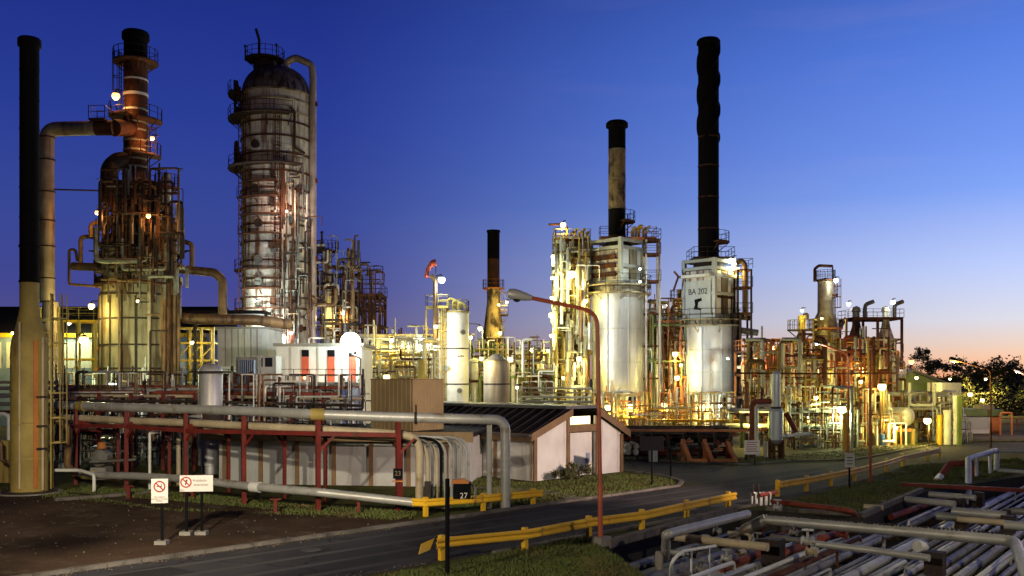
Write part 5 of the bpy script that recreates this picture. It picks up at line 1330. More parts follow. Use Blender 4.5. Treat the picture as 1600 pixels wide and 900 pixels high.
pipe([q(886,378,110), q(886,356,110), q(880,350,110), q(857,351,110)], .13, rust_m, 'rusty lamp arm pipe on top of the yellow steel tower', name='lamp_arm_pipe', seg=8)
for i, x in enumerate((893,899,905,911,916)): pipe([q(x,380,111), q(x,364-(i%2)*4,111), q(x+4,362-(i%2)*4,111)], .17, ochre, 'lit pipe stub on top of the yellow steel tower', 'pipe stubs on the yellow steel tower', seg=6)
clutter(62, (863,922), (107,112), (3,21), (greypipe,whitepipe,ochre,tanpipe,white_m), (.1,.14,.2,.28), 61, 'lit pipe woven through the yellow steel tower left of the left heater', 'pipes of the yellow steel tower', (1,3.5), 'vvvhuy')
# between the two heaters
frame('steel_structure', 'steel frame with orange beams between the two heaters', gx(1018,116).x, gx(1068,116).x, 114, 120, [zz(y,116) for y in (645,610,575,540,512)], 4, 2, rust_m, orangesteel, .24, braces=6, decks=[zz(575,116),zz(540,116)], rails=[zz(512,116)], rmat=ochre)
clutter(90, (1012,1072), (109,119), (.5,14), (greypipe,whitepipe,orangesteel,tanpipe,ochre,rust_m,greensteel,orangesteel), (.09,.13,.18,.26), 71, 'lit pipe in the dense piping between the two heaters', 'lit pipes between the two heaters', (1.5,4.5))
v_, vc, vr = vessel('domed_vessel', 'small brown domed vessel with gallery between the two heaters', 1040, 117., 492, 10, tanpipe, 'vessel', .7, (520,))
platform(v_, vc, zz(495,117), vr, vr+.9, -PI, PI*.98, ochre, ochre)
v_, vc, vr = vessel('slim_column', 'slim ochre column with gallery just left of the right heater', 1062, 116., 452, 3.6, ochre, 'column')
platform(v_, vc, zz(468,116), vr, vr+.9, -PI, PI*.98, dsteel, dsteel)
clutter(40, (922,1150), (102,107), (.3,3.4), (ochre,greypipe,whitepipe,orangesteel,tanpipe), (.07,.1,.15), 72, 'small lit pipe in front of the heater legs', 'small pipes in front of the heater legs', (1,4))
# dark rack with orange props in the front of the heaters
Yo = 69.
orr = thing('low_pipe_rack', 'low dark pipe rack with orange top beam and slanting orange props before the heaters', 'pipe rack', gx(1075,Yo))
xa, xb = gx(972,Yo).x, gx(1168,Yo).x
MB().box(((xa+xb)/2,Yo,zz(673,Yo)), (xb-xa,.3,.15)).build('beam', orangesteel, orr)
MB().box(((xa+xb)/2,Yo+6,zz(676,Yo)), (xb-xa,.3,.2)).build('beam', dsteel, orr)
for i in range(9):
    x = xa+(xb-xa)*i/8
    for dy in (0.32,6.32): MB().box((x,Yo+dy,zz(677,Yo)/2), (.2,.2,zz(677,Yo))).build('column', dsteel, orr)
for x in (1066,1100,1136):
    a = gx(x,Yo-.25); MB().bar(q(x,690,Yo-.25), gx(x+13,Yo-1.0), .34, .2).build('prop', orangesteel, orr)
    MB().bar(q(x+1,686,Yo-.2), gx(x+1,Yo-.2), .26).build('prop', redsteel if x == 1136 else orangesteel, orr)
for x0_, x1_ in ((1078,1105),(1115,1150)): MB().bar(gx(x0_,Yo-1.0,.14), gx(x1_,Yo-1.0,.14), .22).build('foot_beam', orangesteel, orr)
R = random.Random(8)
for i in range(22):
    Y = Yo+.9+R.uniform(0,4.8); z = R.choice((.45,.8,1.2,1.6,2.0))
    pipe([V(xa-R.uniform(0,3),Y,z), V(xb-R.uniform(0,6),Y,z)], R.choice((.10,.14,.2)), R.choice((dsteel,dsteel,dgreypipe,rust_m,redpipe)), 'dark pipe lying in the low rack with orange props', 'pipes in the low rack with orange props', seg=8)
for i in range(26):
    x = R.uniform(985,1160); z = R.uniform(.3,1.9); p = gx(x,Yo-.35+R.uniform(0,.3),z)
    t = single('small_valve', 'small valve or fitting on the front of the low rack with orange props', 'valve', MB().lathe([(0,-.08),(.06,-.05),(.07,.05),(.03,.08),(.03,.16),(.10,.17),(.10,.19),(0,.2)], p, 8, (0,-.6,.8)).tube([p, p+V(0,.9,0)], .05, 6).tube([p-V(.3,0,0), p+V(.3,0,0)], .05, 6), R.choice((dgreypipe,beigepipe,redpipe,rust_m,dgreypipe,orangesteel)), 'small valves on the low rack')
for i, (x, y) in enumerate(((981,698),(992,697),(981,706),(992,706))):
    p = q(x,y,Yo-.6); single('drum_end', 'round pale exchanger end in the dark rack next to the white house', 'exchanger', MB().lathe([(0,-.3),(.2,-.26),(.27,-.1),(.27,2.0)], p, 14, (0,1,0)), white_r, 'round exchanger ends beside the white house')
# dark steel behind
single('cable_trays', 'dark stacked cable trays closing the low rack behind', 'cable tray', MB().box(((xa+xb)/2,Yo+7,1.2),(xb-xa,.3,2.0)), dsteel)
# silver vertical vessel
sv = thing('silver_separator', 'silver two diameter upright vessel on rusty legs with a white side pipe', 'vessel', gx(1213,71))
c = gx(1213,71); Sg = 71/F
MB().lathe([(0,zz(690,71)-.25),(6*Sg,zz(690,71)-.15),(10.5*Sg,zz(687,71)),(10.5*Sg,zz(643,71)),(6*Sg,zz(637,71))], c, 24).build('lower_shell', alu, sv)
MB().lathe([(6*Sg,zz(637,71)),(6*Sg,zz(584,71)),(3*Sg,zz(580,71)),(0,zz(579,71))], c, 20).build('upper_shell', alu, sv)
MB().ring(c+V(0,0,zz(637,71)), 6*Sg, .1, .14, 20).build('flange', dsteel, sv)
for x in (1203,1209,1218,1223): MB().bar(gx(x,71), q(x,684,71), .2).build('leg', rust_m, sv)
MB().bar(q(1203,705,71), q(1223,705,71), .14).build('brace', rust_m, sv)
pipe([q(1220,682,70.6), q(1232,681,70.6), q(1268,677,70.6)], .13, whitepipe, 'white side pipe with flange leaving the silver vessel', seg=10, flanges=[(q(1228,681.3,70.6),(1,0,0)),(q(1266,677,70.6),(1,0,0))], fmat=greypipe)
pipe([gx(1175,72), q(1175,627,72), q(1205,627,72)], .2, redpipe, 'dark red riser with elbow left of the silver vessel', seg=10)
pipe([gx(1182,73), q(1182,633,73), q(1204,634,73), q(1204,664,73)], .14, whitepipe, 'white pipe hoop left of the silver vessel', seg=10)
pipe([gx(1196,72), q(1196,700,72), q(1196,690,72)], .16, whitepipe, 'short white standpipe left of the silver vessel', seg=8)
pipe([q(1228,645,73), q(1244,675,73)], .2, redsteel, 'slanting dark red strut right of the silver vessel', seg=8)
# right-hand unit: overhead rack and structures
frame('orange_gantry', 'tall orange red steel gantry spanning the right unit', gx(1200,108).x, gx(1366,108).x, 106, 109, [zz(y,108) for y in (585,530)], 6, 2, redsteel, orangesteel, .34, cat='gantry')
frame('steel_structure', 'orange steel frame with decks right of the right heater', gx(1162,104).x, gx(1245,104).x, 102, 108, [zz(y,104) for y in (655,620,585,548)], 6, 2, orangesteel, rust_m, .24, braces=6, decks=[zz(585,104)], rails=[zz(548,104)], rmat=orangesteel)
frame('green_pipe_bridge', 'long pipe bridge with green columns across the right unit', gx(1150,84).x, gx(1322,84).x, 82, 86, [zz(y,84) for y in (668,645)], 5, 2, greensteel, rust_m, .24, cat='pipe bridge')
for i in range(12):
    Y = 82.4+(i % 6)*.6; z = zz(645 if i < 6 else 668,84)+.2
    pipe([V(gx(1150,84).x-1,Y,z), V(gx(1322-(i*17)%40,84).x,Y,z)], (.14,.1,.18)[i % 3], (whitepipe,beigepipe,greypipe,tanpipe)[i % 4], 'pipe lying along the long green pipe bridge', 'pipes on the green pipe bridge', seg=8)
clutter(80, (1160,1290), (86,104), (.4,8.5), (greypipe,whitepipe,orangesteel,tanpipe,ochre,redpipe,rust_m,whitepipe), (.09,.13,.18,.25), 81, 'lit pipe in the dense piping behind the silver vessel', 'lit pipes behind the silver vessel', (1.5,5))
clutter(80, (1285,1402), (93,106), (.4,9.0), (greypipe,whitepipe,orangesteel,tanpipe,ochre,rust_m,redpipe), (.09,.13,.18,.25), 82, 'lit pipe in the dense piping of the right unit near the horizontal vessel', 'lit pipes of the right unit', (1.5,5))
clutter(34, (1400,1500), (88,100), (.4,3.6), (greypipe,whitepipe,tanpipe,ochre,greypipe,rust_m), (.08,.12,.18), 83, 'lit pipe in front of the gabled shed', 'lit pipes in front of the gabled shed', (1.5,5))
clutter(40, (1225,1340), (80,86), (.3,4.2), (greypipe,whitepipe,tanpipe,ochre,greypipe,rust_m), (.07,.11,.16), 84, 'small lit pipe at the foot of the right unit by the kerb', 'small pipes at the foot of the right unit', (1,4))
for i, (x, yt_, h_) in enumerate(((1294,560,7),(1243,562,6),(1325,558,5))): vessel('pale_column', 'pale upright vessel under the orange gantry', x, 98+i, yt_, h_, (white_m,greypipe,white_m)[i], group='pale vessels under the orange gantry', seams=(590,))
# regenerator column at right
Yr = 116.; cr = gx(1290,Yr); S = Yr/F
rr_ = thing('bulged_column', 'dark column with a bulged shoulder, top gallery and gooseneck in the right unit', 'column', cr)
MB().lathe([(20*S,0),(20*S,zz(520,Yr))], cr, 28).build('lower_shell', tan_m, rr_)
MB().lathe([(20*S,zz(520,Yr)),(19*S,zz(506,Yr)),(16*S,zz(496,Yr)),(12.2*S,zz(488,Yr)),(12*S,zz(440,Yr)),(9*S,zz(436,Yr)),(0,zz(434,Yr))], cr, 28).build('upper_shell', M('bronze_shell', (.34,.27,.18), (.17,.12,.08), .45, .45, rust=.25), rr_)
platform(rr_, cr, zz(437,Yr), 9*S, 15*S, -PI, PI*.98, rust_m, rust_m)
platform(rr_, cr, zz(513,Yr), 19*S, 26*S, -PI, PI*.98, orangesteel, ochre)
platform(rr_, cr, zz(460,Yr), 12*S, 19*S, -PI*.3, PI*.3, rust_m, rust_m)
MB().tube([q(1273,440,Yr), q(1273,420,Yr), q(1280,415,Yr), q(1301,416,Yr)], .18, 8).build('gooseneck', rust_m, rr_)
MB().tube([q(1301,416,Yr), q(1301,440,Yr)], .08, 6).build('stay', dsteel, rr_)
ladder(rr_, cr+V(13*S,-.4,zz(512,Yr)), zz(436,Yr)-zz(512,Yr), 0, rust_m)
v_, vc, vr = vessel('slim_column', 'slim ochre column with gallery and hoop left of the bulged column', 1253, 112., 492, 6, ochre, 'column')
platform(v_, vc, zz(515,112), vr, vr+1.2, -PI, PI*.98, ochre, ochre)
pipe([q(1255,500,112), q(1255,492,112), q(1262,490,112), q(1262,500,112)], .16, dsteel, 'dark hooped pipe on the slim ochre column', seg=8)
# reactor pair
Yq = 132.; S = Yq/F
rt = frame('reactor_structure', 'steel structure with top deck and railing round the two dark reactors', gx(1324,Yq).x, gx(1398,Yq).x, Yq-2.4, Yq+3, [zz(y,Yq) for y in (600,560,530,498)], 3, 2, rust_m, rust_m, .3, decks=[zz(498,Yq)], rails=[zz(498,Yq)], braces=4)
for x, m, lb in ((1338,dsteel,'left dark reactor in the twin reactor structure'),(1384,white_r,'right paler reactor in the twin reactor structure')):
    c = gx(x,Yq); t = thing('reactor', lb, 'reactor', c)
    MB().lathe([(12*S,0),(12*S,zz(528,Yq)),(7*S,zz(512,Yq)),(5*S,zz(500,Yq)),(5*S,zz(488,Yq)),(7*S,zz(486,Yq)),(5*S,zz(480,Yq)),(0,zz(478,Yq))], c, 24).build('shell', m, t)
    MB().tube([c+V(1.2,0,zz(498,Yq)), c+V(1.2,0,zz(476,Yq)), c+V(2.4,0,zz(471,Yq))], .28, 8).build('hooded_vent', dsteel, t)
    for y in (540,560,580): MB().ring(c+V(0,0,zz(y,Yq)), 12*S, .06, .2, 24).build('band', rust_m, t)
pipe([q(1322,497,131), q(1312,512,131), q(1306,520,130)], .28, rust_m, 'rusty sloping pipe from the twin reactor deck to the bulged column', seg=8)
single('long_thin_line', 'long thin dark line strung across the front of the right unit', 'cable', MB().tube([q(1148,583,84), q(1270,584,84), q(1402,583,84)], .09, 6, 0), rust_m)
pipe([q(1360,640,93), q(1366,615,93), q(1486,617,93), q(1486,640,93)], .2, whitepipe, 'long white pipe running level in front of the gabled shed', seg=10)
pipe([q(1400,628,92), q(1492,630,92)], .12, beigepipe, 'thin beige pipe below the long white pipe before the gabled shed', seg=8)
for i, x in enumerate((1392,1436,1478)): single('pipe_post', 'slender post under the long white pipe in front of the gabled shed', 'post', MB().box((gx(x,93).x,93,zz(618,93)/2),(.18,.18,zz(618,93)-.1)), ochre, 'posts under the long white pipe')
# horizontal vessel with pipework
drum('large pale horizontal vessel with domed end on an orange frame', 1402, 88., zz(650,88), 14*88/F, 2.4, alu, None, V(.42,-.91,0), zz(670,88))
frame('vessel_frame', 'orange frame with ochre columns carrying the large horizontal vessel', gx(1330,88).x, gx(1412,88).x, 86, 90, [zz(668,88)], 4, 2, ochre, orangesteel, .3)
single('green_screen', 'green sheet screen under the orange vessel frame', 'screen', MB().box((gx(1345,91).x,91,zz(690,91)),(3.6,.1,2.6)), greenwall)
single('green_screen', 'smaller green screen right of the round vessel end', 'screen', MB().box((gx(1420,89).x,89,zz(692,89)),(1.6,.1,2.7)), greenwall)
single('blue_drum', 'small blue barrel under the orange vessel frame', 'barrel', MB().lathe([(.28,0),(.3,.05),(.28,.45),(.3,.5),(.28,.9),(.3,.95),(.27,1.)], gx(1379,85), 14), bluep)
for i, x in enumerate((1342,1387)): single('white_beam', 'short white pipe rail under the orange vessel frame', 'pipe', MB().tube([q(x-8,690,84), q(x+9,690,84)], .14, 8), whitepipe, 'white rails under the orange vessel frame')
for i, (x, y, h_, m, lb) in enumerate(((1480,640,6,whitepipe,'white upright tank at the right end of the pipe bridge'),(1468,648,4,yellow,'yellow upright pipe post beside the white upright tank'),(1493,617,4,whitepipe,'tall slim white post at the right end of the pipe bridge'),(1320,645,3.6,yellow,'yellow and white post at the kerb of the right unit'))):
    vessel('upright_tank' if i == 0 else 'marker_post', lb, x, 86. if i < 3 else 80., y, h_, m, 'tank' if i == 0 else 'post', .2)
single('column_pair', 'orange end column of the pipe bridge at the right edge of the unit', 'column', MB().box(gx(1499,85,2.2),(.3,.3,4.4)), greensteel)
# gabled shed and annex
gs = thing('gabled_shed', 'green grey gabled shed behind the pipes at the right', 'shed', gx(1440,118))
a, b = gx(1385,118).x, gx(1500,118).x
bY2 = 118
m_ = MB(); zE, zR = zz(606,bY2), zz(578,bY2); xm = gx(1424,118).x
m_.extr([V(a,bY2,0), V(b,bY2,0), V(b,bY2,zE-.3), V(xm,bY2,zR-.25), V(a,bY2,zE-.1)], (0,12,0)); m_.build('wall', greenwall, gs)
m_ = MB(); m_.extr([V(a-.7,bY2-.6,zE-.3), V(xm,bY2-.6,zR-.2), V(xm,bY2-.6,zR+.1), V(a-.7,bY2-.6,zE)], (0,13,0)); m_.extr([V(xm,bY2-.6,zR-.2), V(b+.7,bY2-.6,zE-.5), V(b+.7,bY2-.6,zE-.2), V(xm,bY2-.6,zR+.1)], (0,13,0)); m_.build('roof', roofgrey, gs)
MB().bar(V(gx(1411,118).x,bY2-.1,.1), V(gx(1411,118).x,bY2-.1,zR-1.3), .4).build('downpipe', wallwhite, gs)
single('pale_annex', 'pale annex wall at the right end of the gabled shed', 'annex', MB().box((gx(1487,112).x,114,zz(598,112)/2),(gx(1502,112).x-gx(1472,112).x,4,zz(598,112))), wallwhite)
sb = thing('gatehouse', 'small white building with green roof beside the far road', 'building', gx(1530,103))
a, b = gx(1499,103).x, gx(1562,103).x
MB().box(((a+b)/2,106,zz(650,103)/2), (b-a,6,zz(650,103))).build('wall', wallwhite, sb)
MB().box(((a+b)/2,106,zz(650,103)+.35), (b-a+.6,6.6,.7)).build('roof', greensteel, sb)
MB().box((gx(1555,102.9).x,102.97,1.0), (.9,.06,2.0)).build('door', orangesteel, sb)
MB().box((gx(1524,102.9).x,102.97,1.35), (3.0,.05,1.7)).build('roller_shutter', wallgrey, sb)
MB().box((gx(1552,103).x,105,zz(641,103)+.05), (1.4,1.4,1.0)).build('roof_block', tan_m, sb)
pipe([gx(1563,100), q(1563,645,100), q(1581,645,100), gx(1581,100)], .1, orangesteel, 'orange pipe hoop right of the small white building', seg=8)
single('far_orange_fence', 'low orange rail fence along the far road at the right edge', 'fence', MB().rail([gx(1563,112), gx(1640,112)], 1.2, 2, .12), orangesteel)
single('small_white_fence', 'small white railing on the verge before the small white building', 'fence', MB().rail([qz(1497,692)-V(0,1,0), qz(1511,690)-V(0,1,0)], 1.0, .6, .07), whitepipe)

# more decks in the right unit and behind the white tank
frame('steel_structure', 'rusty three deck structure under the bulged column', gx(1252,100).x, gx(1318,100).x, 98, 103, [zz(y,100) for y in (650,615,580,552)], 4, 2, rust_m, orangesteel, .2, braces=5, decks=[zz(615,100)], rails=[zz(580,100),zz(552,100)], rmat=ochre)
frame('steel_structure', 'low ochre deck structure behind the horizontal vessel', gx(1330,100).x, gx(1396,100).x, 97, 102, [zz(y,100) for y in (650,618,592)], 4, 2, ochre, rust_m, .2, braces=4, decks=[zz(618,100)], rails=[zz(592,100)], rmat=yellow)
frame('steel_structure', 'ochre gallery in front of the heater legs', gx(1012,104).x, gx(1150,104).x, 102.6, 104, [zz(656,104)], 8, 2, ochre, yellow, .16, decks=[zz(656,104)], rails=[zz(656,104)], rmat=yellow)
frame('steel_structure', 'yellow gallery in front of the left heater legs', gx(905,105).x, gx(1004,105).x, 103.6, 105, [zz(652,105)], 6, 2, ochre, yellow, .16, decks=[zz(652,105)], rails=[zz(652,105)], rmat=yellow)
clutter(34, (1235,1400), (100,120), (6,10.5), (rust_m,tanpipe,ochre,orangesteel,dsteel,greypipe), (.1,.14,.2), 85, 'pipe high in the right unit round the bulged column', 'high pipes of the right unit', (1.5,4), 'vhhuy', 2.2)

clutter(26, (1330,1392), (84.5,86.5), (1.6,4.0), (greypipe,whitepipe,ochre,tanpipe,orangesteel), (.08,.12,.16), 86, 'pipe in front of the left end of the horizontal vessel', 'pipes before the horizontal vessel', (.8,2.5), 'vvhu', 2)
clutter(60, (570,700), (98,112), (5,10.5), (whitepipe,greypipe,beigepipe,ochre,rust_m), (.1,.14,.2), 87, 'pipe along the top of the lit overhead rack', 'pipes on the lit rack top', (2,6), 'hhhvu', 2)
# ------------------------------------------------------------------ open pipe trench
e1 = Vector((.6,.8,0)); e2 = Vector((.8,-.6,0))
pitp = [(p.x,p.y) for p in pit]
def run(s, m=.2):
    best = None; cur = None; u = -10.
    while u < 90:
        p = e1*u+e2*s
        if inside((p.x,p.y), pitp):
            cur = [u,u] if cur is None else [cur[0],u]
            if best is None or cur[1]-cur[0] > best[1]-best[0]: best = list(cur)
        else: cur = None
        u += .2
    return (best[0]+m, best[1]-m) if best and best[1]-best[0] > 2 else None
R = random.Random(17)
s = -17.5; i = 0
tm = [dgreypipe, dgreypipe, greypipe, dgreypipe, dgreypipe, greypipe, dgreypipe, dgreypipe, dgreypipe, greypipe, dgreypipe]
while s < -2.0:
    r = R.choice((.06,.08,.11,.15,.18,.21)); rg = run(s+r, .25)
    if rg:
        u0, u1 = rg; u0 = max(u0, 15.); z = -1.35+.34+r*1.0
        m = tm[i % 11]
        a, b = e1*u0+e2*(s+r), e1*u1+e2*(s+r)
        k = R.random()
        if k < .3:
            uc = R.uniform(u0+(u1-u0)*.35, u1-1); b = e1*uc+e2*(s+r)
            pts = [a+V(0,0,z), b+V(0,0,z), b+V(0,0,z+R.uniform(.4,.75))]
        else: pts = [a+V(0,0,z), b+V(0,0,z)]
        lab = 'long beige pipe lying in the open pipe trench' if m is beigepipe else 'long red pipe lying in the open pipe trench' if m is redpipe else 'long grey pipe lying with others along the open pipe trench'
        gr = 'red pipes along the trench' if m is redpipe else 'long grey pipes along the trench'
        banded(pts, r, m, lab, gr, name='trench_pipe', seg=10, step=R.choice((2.4,3.2,4.0)), w=.07)
    s += 2*r+R.uniform(.10,.45); i += 1
for k, u in enumerate((22.5,28,33.5,39,45,51,57)):
    rg = None
    ss = [x*.2 for x in range(-95,0) if inside(((e1*u+e2*(x*.2)).x,(e1*u+e2*(x*.2)).y), pitp)]
    if len(ss) > 6:
        a = e1*u+e2*(min(ss)+.1); b = e1*u+e2*(max(ss)-.1)
        single('trench_sleeper', 'dark sleeper beam under the pipes across the trench', 'sleeper', MB().bar(a+V(0,0,-1.19), b+V(0,0,-1.19), .35, .28), dsteel, 'sleepers across the trench')
R = random.Random(41)
for i in range(26):
    s_ = R.uniform(-17,-3); rg = run(s_, .4)
    if not rg: continue
    u0, u1 = max(rg[0], 18.), rg[1]
    if u1-u0 < 4: continue
    a_ = R.uniform(u0, u1-3); b_ = min(u1, a_+R.uniform(4,14)); z = R.uniform(-.72,-.35); r = R.choice((.035,.05,.06,.08))
    p0, p1 = e1*a_+e2*s_, e1*b_+e2*s_
    pts = [p0+V(0,0,-1.0), p0+V(0,0,z), p1+V(0,0,z), p1+V(0,0,-1.0)]
    pipe(pts, r, R.choice((greypipe,dgreypipe,greypipe,whitepipe,rust_m)), 'thin raised line over the long pipes of the trench', 'thin raised lines in the trench', name='trench_pipe', seg=8)
def tz(x, y, z): return qz(x, y, z)
def cross(pts, r, m, lb, step=1.3, seg=12, **kw): return banded([tz(*p) for p in pts], r, m, lb, name='crossing_pipe', seg=seg, step=step, **kw)
lump = cross([(1197,812,.28),(1290,820,.28),(1400,829,.28),(1500,838,.28),(1585,845,.28),(1606,905,-.4)], .20, greypipe, 'large lumpy pale pipe crossing over the trench and turning down at the right edge', step=.9, seg=14)
# sagging cladding lumps along its top
lm = MB(); R = random.Random(2)
for k in range(60):
    a = tz(1203,812.5,.28); b = tz(1580,844.6,.28); p = a.lerp(b, k/59.)+V(0,0,.20+R.uniform(-.01,.02)); rr0 = R.uniform(.04,.085); lm.lathe([(0,-.06),(rr0,-.03),(rr0*.9,.03),(0,R.uniform(.04,.08))], p, 7)
lm.build('torn_lagging', pitm, lump)
cross([(1197,812,.26),(1165,828,-.2),(1140,850,-.9)], .24, dgreypipe, 'thick pipe elbow dropping from the lumpy pale pipe to the left', bend=1.6)
cross([(1168,803,.55),(1045,834,.55),(1041,836,.5),(1040,872,-.6)], .17, greypipe, 'silver ribbed pipe beside the guard rail with an elbow down at its left end', step=.8)
single('pipe_end_block', 'dark elbow block at the left end of the silver ribbed pipe', 'block', MB().lathe([(0,-.25),(.24,-.2),(.28,0),(.24,.2),(0,.25)], tz(1043,834,.5), 10), dsteel)
cross([(1047,838,.1),(1200,855,.1)], .15, beigepipe, 'beige grey pipe crossing the left part of the trench', step=2)
single('pipe_end_block', 'dark steel block at the right end of the beige grey crossing pipe', 'block', MB().box(tz(1208,861,-.25), (.55,.7,.9), .9), dsteel)
hr_ = pipe([tz(1046,915,-.9), tz(1049,876,.2), tz(1068,861,.35), tz(1118,853,.35)], .055, whitepipe, 'thin white bent handrail at the left of the trench', name='handrail', seg=8, bend=5, cat='handrail')
for x in (1080,1108): MB().tube([tz(x,859-(x-1080)*.17,.35), tz(x,859-(x-1080)*.17,.35)-V(0,0,1.4)], .04, 6).build('leg', whitepipe, hr_)
for x, y in ((1030,868),(986,850)): single('concrete_stub', 'pale concrete stub pillar in the dark left corner of the trench', 'pillar', MB().lathe([(.13,0),(.15,.05),(.15,1.0),(.12,1.05)], V(tz(x,y,-.4).x, tz(x,y,-.4).y, -1.3), 12), concrete, 'concrete stub pillars in the trench corner')
cross([(1205,838,.0),(1258,846,.0)], .10, dgreypipe, 'short grey pipe with valve crossing below the lumpy pale pipe', step=2)
cross([(1276,850,.05),(1370,861,.05),(1452,872,.05)], .12, greypipe, 'pale pipe crossing the middle of the trench', step=1.4)
single('pipe_end_block', 'dark block at the right end of the pale pipe crossing the middle of the trench', 'block', MB().box(tz(1461,880,-.35), (.5,.6,.8), .9), dsteel)
# valves
def gate_valve(p, lb, m=greypipe, s=1.):
    t = thing('gate_valve', lb, 'valve', p)
    MB().lathe([(0,-.25*s),(.2*s,-.2*s),(.2*s,-.15*s),(.12*s,-.1*s),(.15*s,0),(.12*s,.1*s),(.2*s,.15*s),(.2*s,.2*s),(0,.25*s)], p, 10, e2).tube([p, p+V(0,0,.4*s)], .05*s, 8).build('body', m, t)
    mb = MB()
    for k in range(10):
        a, b = 2*PI*k/10, 2*PI*(k+1)/10; mb.bar(p+V(math.cos(a)*.2*s, math.sin(a)*.2*s, .42*s), p+V(math.cos(b)*.2*s, math.sin(b)*.2*s, .42*s), .04*s)
    mb.bar(p+V(-.2*s,0,.42*s), p+V(.2*s,0,.42*s), .035*s); mb.build('handwheel', m, t)
    return t
gate_valve(tz(1262,846,.05), 'grey gate valve with handwheel in the trench between two crossing pipes')
gate_valve(tz(1240,832,.1), 'small grey valve just under the lumpy pale pipe', dgreypipe, .7)
gate_valve(tz(1268,862,-.3), 'brownish valve low in the trench below the gate valve', beigepipe, .9)
gate_valve(tz(1215,793,.25), 'pale valve at the foot of the white hoop pipes', greypipe, .8)
gate_valve(tz(1316,835,-.2), 'red valve on the red pipe in the trench', redpipe, .9)
for i, (x, y) in enumerate(((1102,850),(1085,868),(1135,873),(1150,846),(1120,830),(1030,850),(1183,846),(1095,890))): gate_valve(tz(x,y,-.6), 'small dull valve in the dark left part of the trench', dgreypipe if i % 2 else greypipe, .8)['group'] = 'small dull valves in the dark trench'
# red pieces
pipe([tz(1120,893,-.7), tz(1160,876,-.6), tz(1205,857,-.6)], .16, redpipe, 'thick rust red pipe at the bottom left of the trench', seg=10)
pipe([tz(1215,868,-.4), tz(1256,852,-.4)], .16, redpipe, 'short crimson pipe piece left of the valves in the trench', seg=10)
pipe([tz(1282,842,-.2), tz(1342,822,-.2)], .14, redpipe, 'orange red pipe with valve in the middle of the trench', seg=10)
pipe([tz(1392,808,-.4), tz(1478,778,-.4)], .15, redpipe, 'red pipe in the far part of the trench', seg=10)
pipe([tz(1206,783,.35), tz(1330,798,.35), tz(1347,815,-.5)], .12, redpipe, 'brown red pipe along the grass edge bending down into the trench', seg=10)
# four white hoop pipes
for i in range(4):
    a = tz(1175+i*8.5,797,-.2); Yh = a.y+.1*i; zt_ = zz(770,Yh)
    pipe([V(a.x,Yh,-.5), V(a.x,Yh,zt_), V(a.x+.19,Yh+.04,zt_), V(a.x+.19,Yh+.04,-.5)], .045, whitepipe, 'white hoop pipe in the row of four beside the gap in the guard rail', 'four white hoop pipes', name='hoop_pipe', seg=10, bend=2)
for i, x in enumerate((1176,1185)): pipe([tz(x,775,.6), tz(x,775,.6)+V(0,0,.55)], .05, dsteel, 'thin dark stub behind the white hoop pipes', 'dark stubs behind the white hoops', seg=6)
# right-hand group
wfp = banded([tz(1513,776,-.6), tz(1513,717,1.1), tz(1558,703.5,1.25), tz(1556,750,-.6)], .17, whitepipe, 'white bent pipe portal standing at the far right of the trench', name='pipe_portal', seg=12, step=1.2, bend=.9)
pipe([tz(1527,765,-.7), tz(1525,716,1.1)], .10, whitepipe, 'inner white leg behind the white pipe portal', seg=10)
pipe([tz(1548,760,-.7), tz(1546,707,1.2)], .09, whitepipe, 'second inner white leg behind the white pipe portal', seg=10)
cross([(1559,704,1.3),(1660,706,1.3)], .13, greypipe, 'grey pipe running off right from the white pipe portal')
cross([(1560,735,.3),(1660,742,.3)], .13, greypipe, 'lower grey pipe running off at the right edge below the portal')
pipe([tz(1467,748,.0), tz(1484,725,.75), tz(1515,723,.8), tz(1530,752,-.3)], .20, redpipe, 'maroon arched pipe beside the white pipe portal', seg=12)
single('white_collar', 'white end collar on the foot of the maroon arched pipe', 'collar', MB().tube([tz(1464,752,-.05), tz(1469,745,.1)], .22, 12), whitepipe)
single('red_beam', 'long dull red beam lying across the far end of the trench', 'beam', MB().bar(tz(1408,757,.1), tz(1640,768,.1), .22, .2), redsteel)
for i, (x0_, y0_, x1_, y1_, r, m) in enumerate(((1415,780,1492,788,.16,greypipe),(1452,772,1524,778,.15,greypipe),(1350,792,1380,794,.14,beigepipe),(1488,799,1572,806,.20,greypipe),(1464,806,1498,809,.18,dgreypipe),(1496,811,1570,817,.13,beigepipe),(1569,820,1650,826,.19,greypipe),(1580,798,1660,803,.16,dgreypipe))):
    cross([(x0_,y0_,.05),(x1_,y1_,.05)], r, m, ('short thick grey pipe crossing by the grass tip','pale pipe crossing just before the white portal','little beige crossing pipe at the edge of the grass','thickest short grey crossing pipe right of the middle','stubby dull crossing pipe in the far trench','thin beige crossing pipe in the far trench','grey crossing pipe running out of the picture above the lumpy pipe','dull crossing pipe at the right edge of the far trench')[i], step=1.2)
    single('pipe_end_block', 'dark block at the end of a short crossing pipe in the far trench', 'block', MB().box(tz(x1_+5,y1_+3,-.3), (.5,.5,.8), .9), dsteel, 'dark blocks in the far trench')
t = single('white_tape', 'white wrapped band on a pipe under the lumpy pale pipe', 'band', MB().tube([tz(1433,854,-.2), tz(1444,852,-.2)], .22, 12), whitepipe)
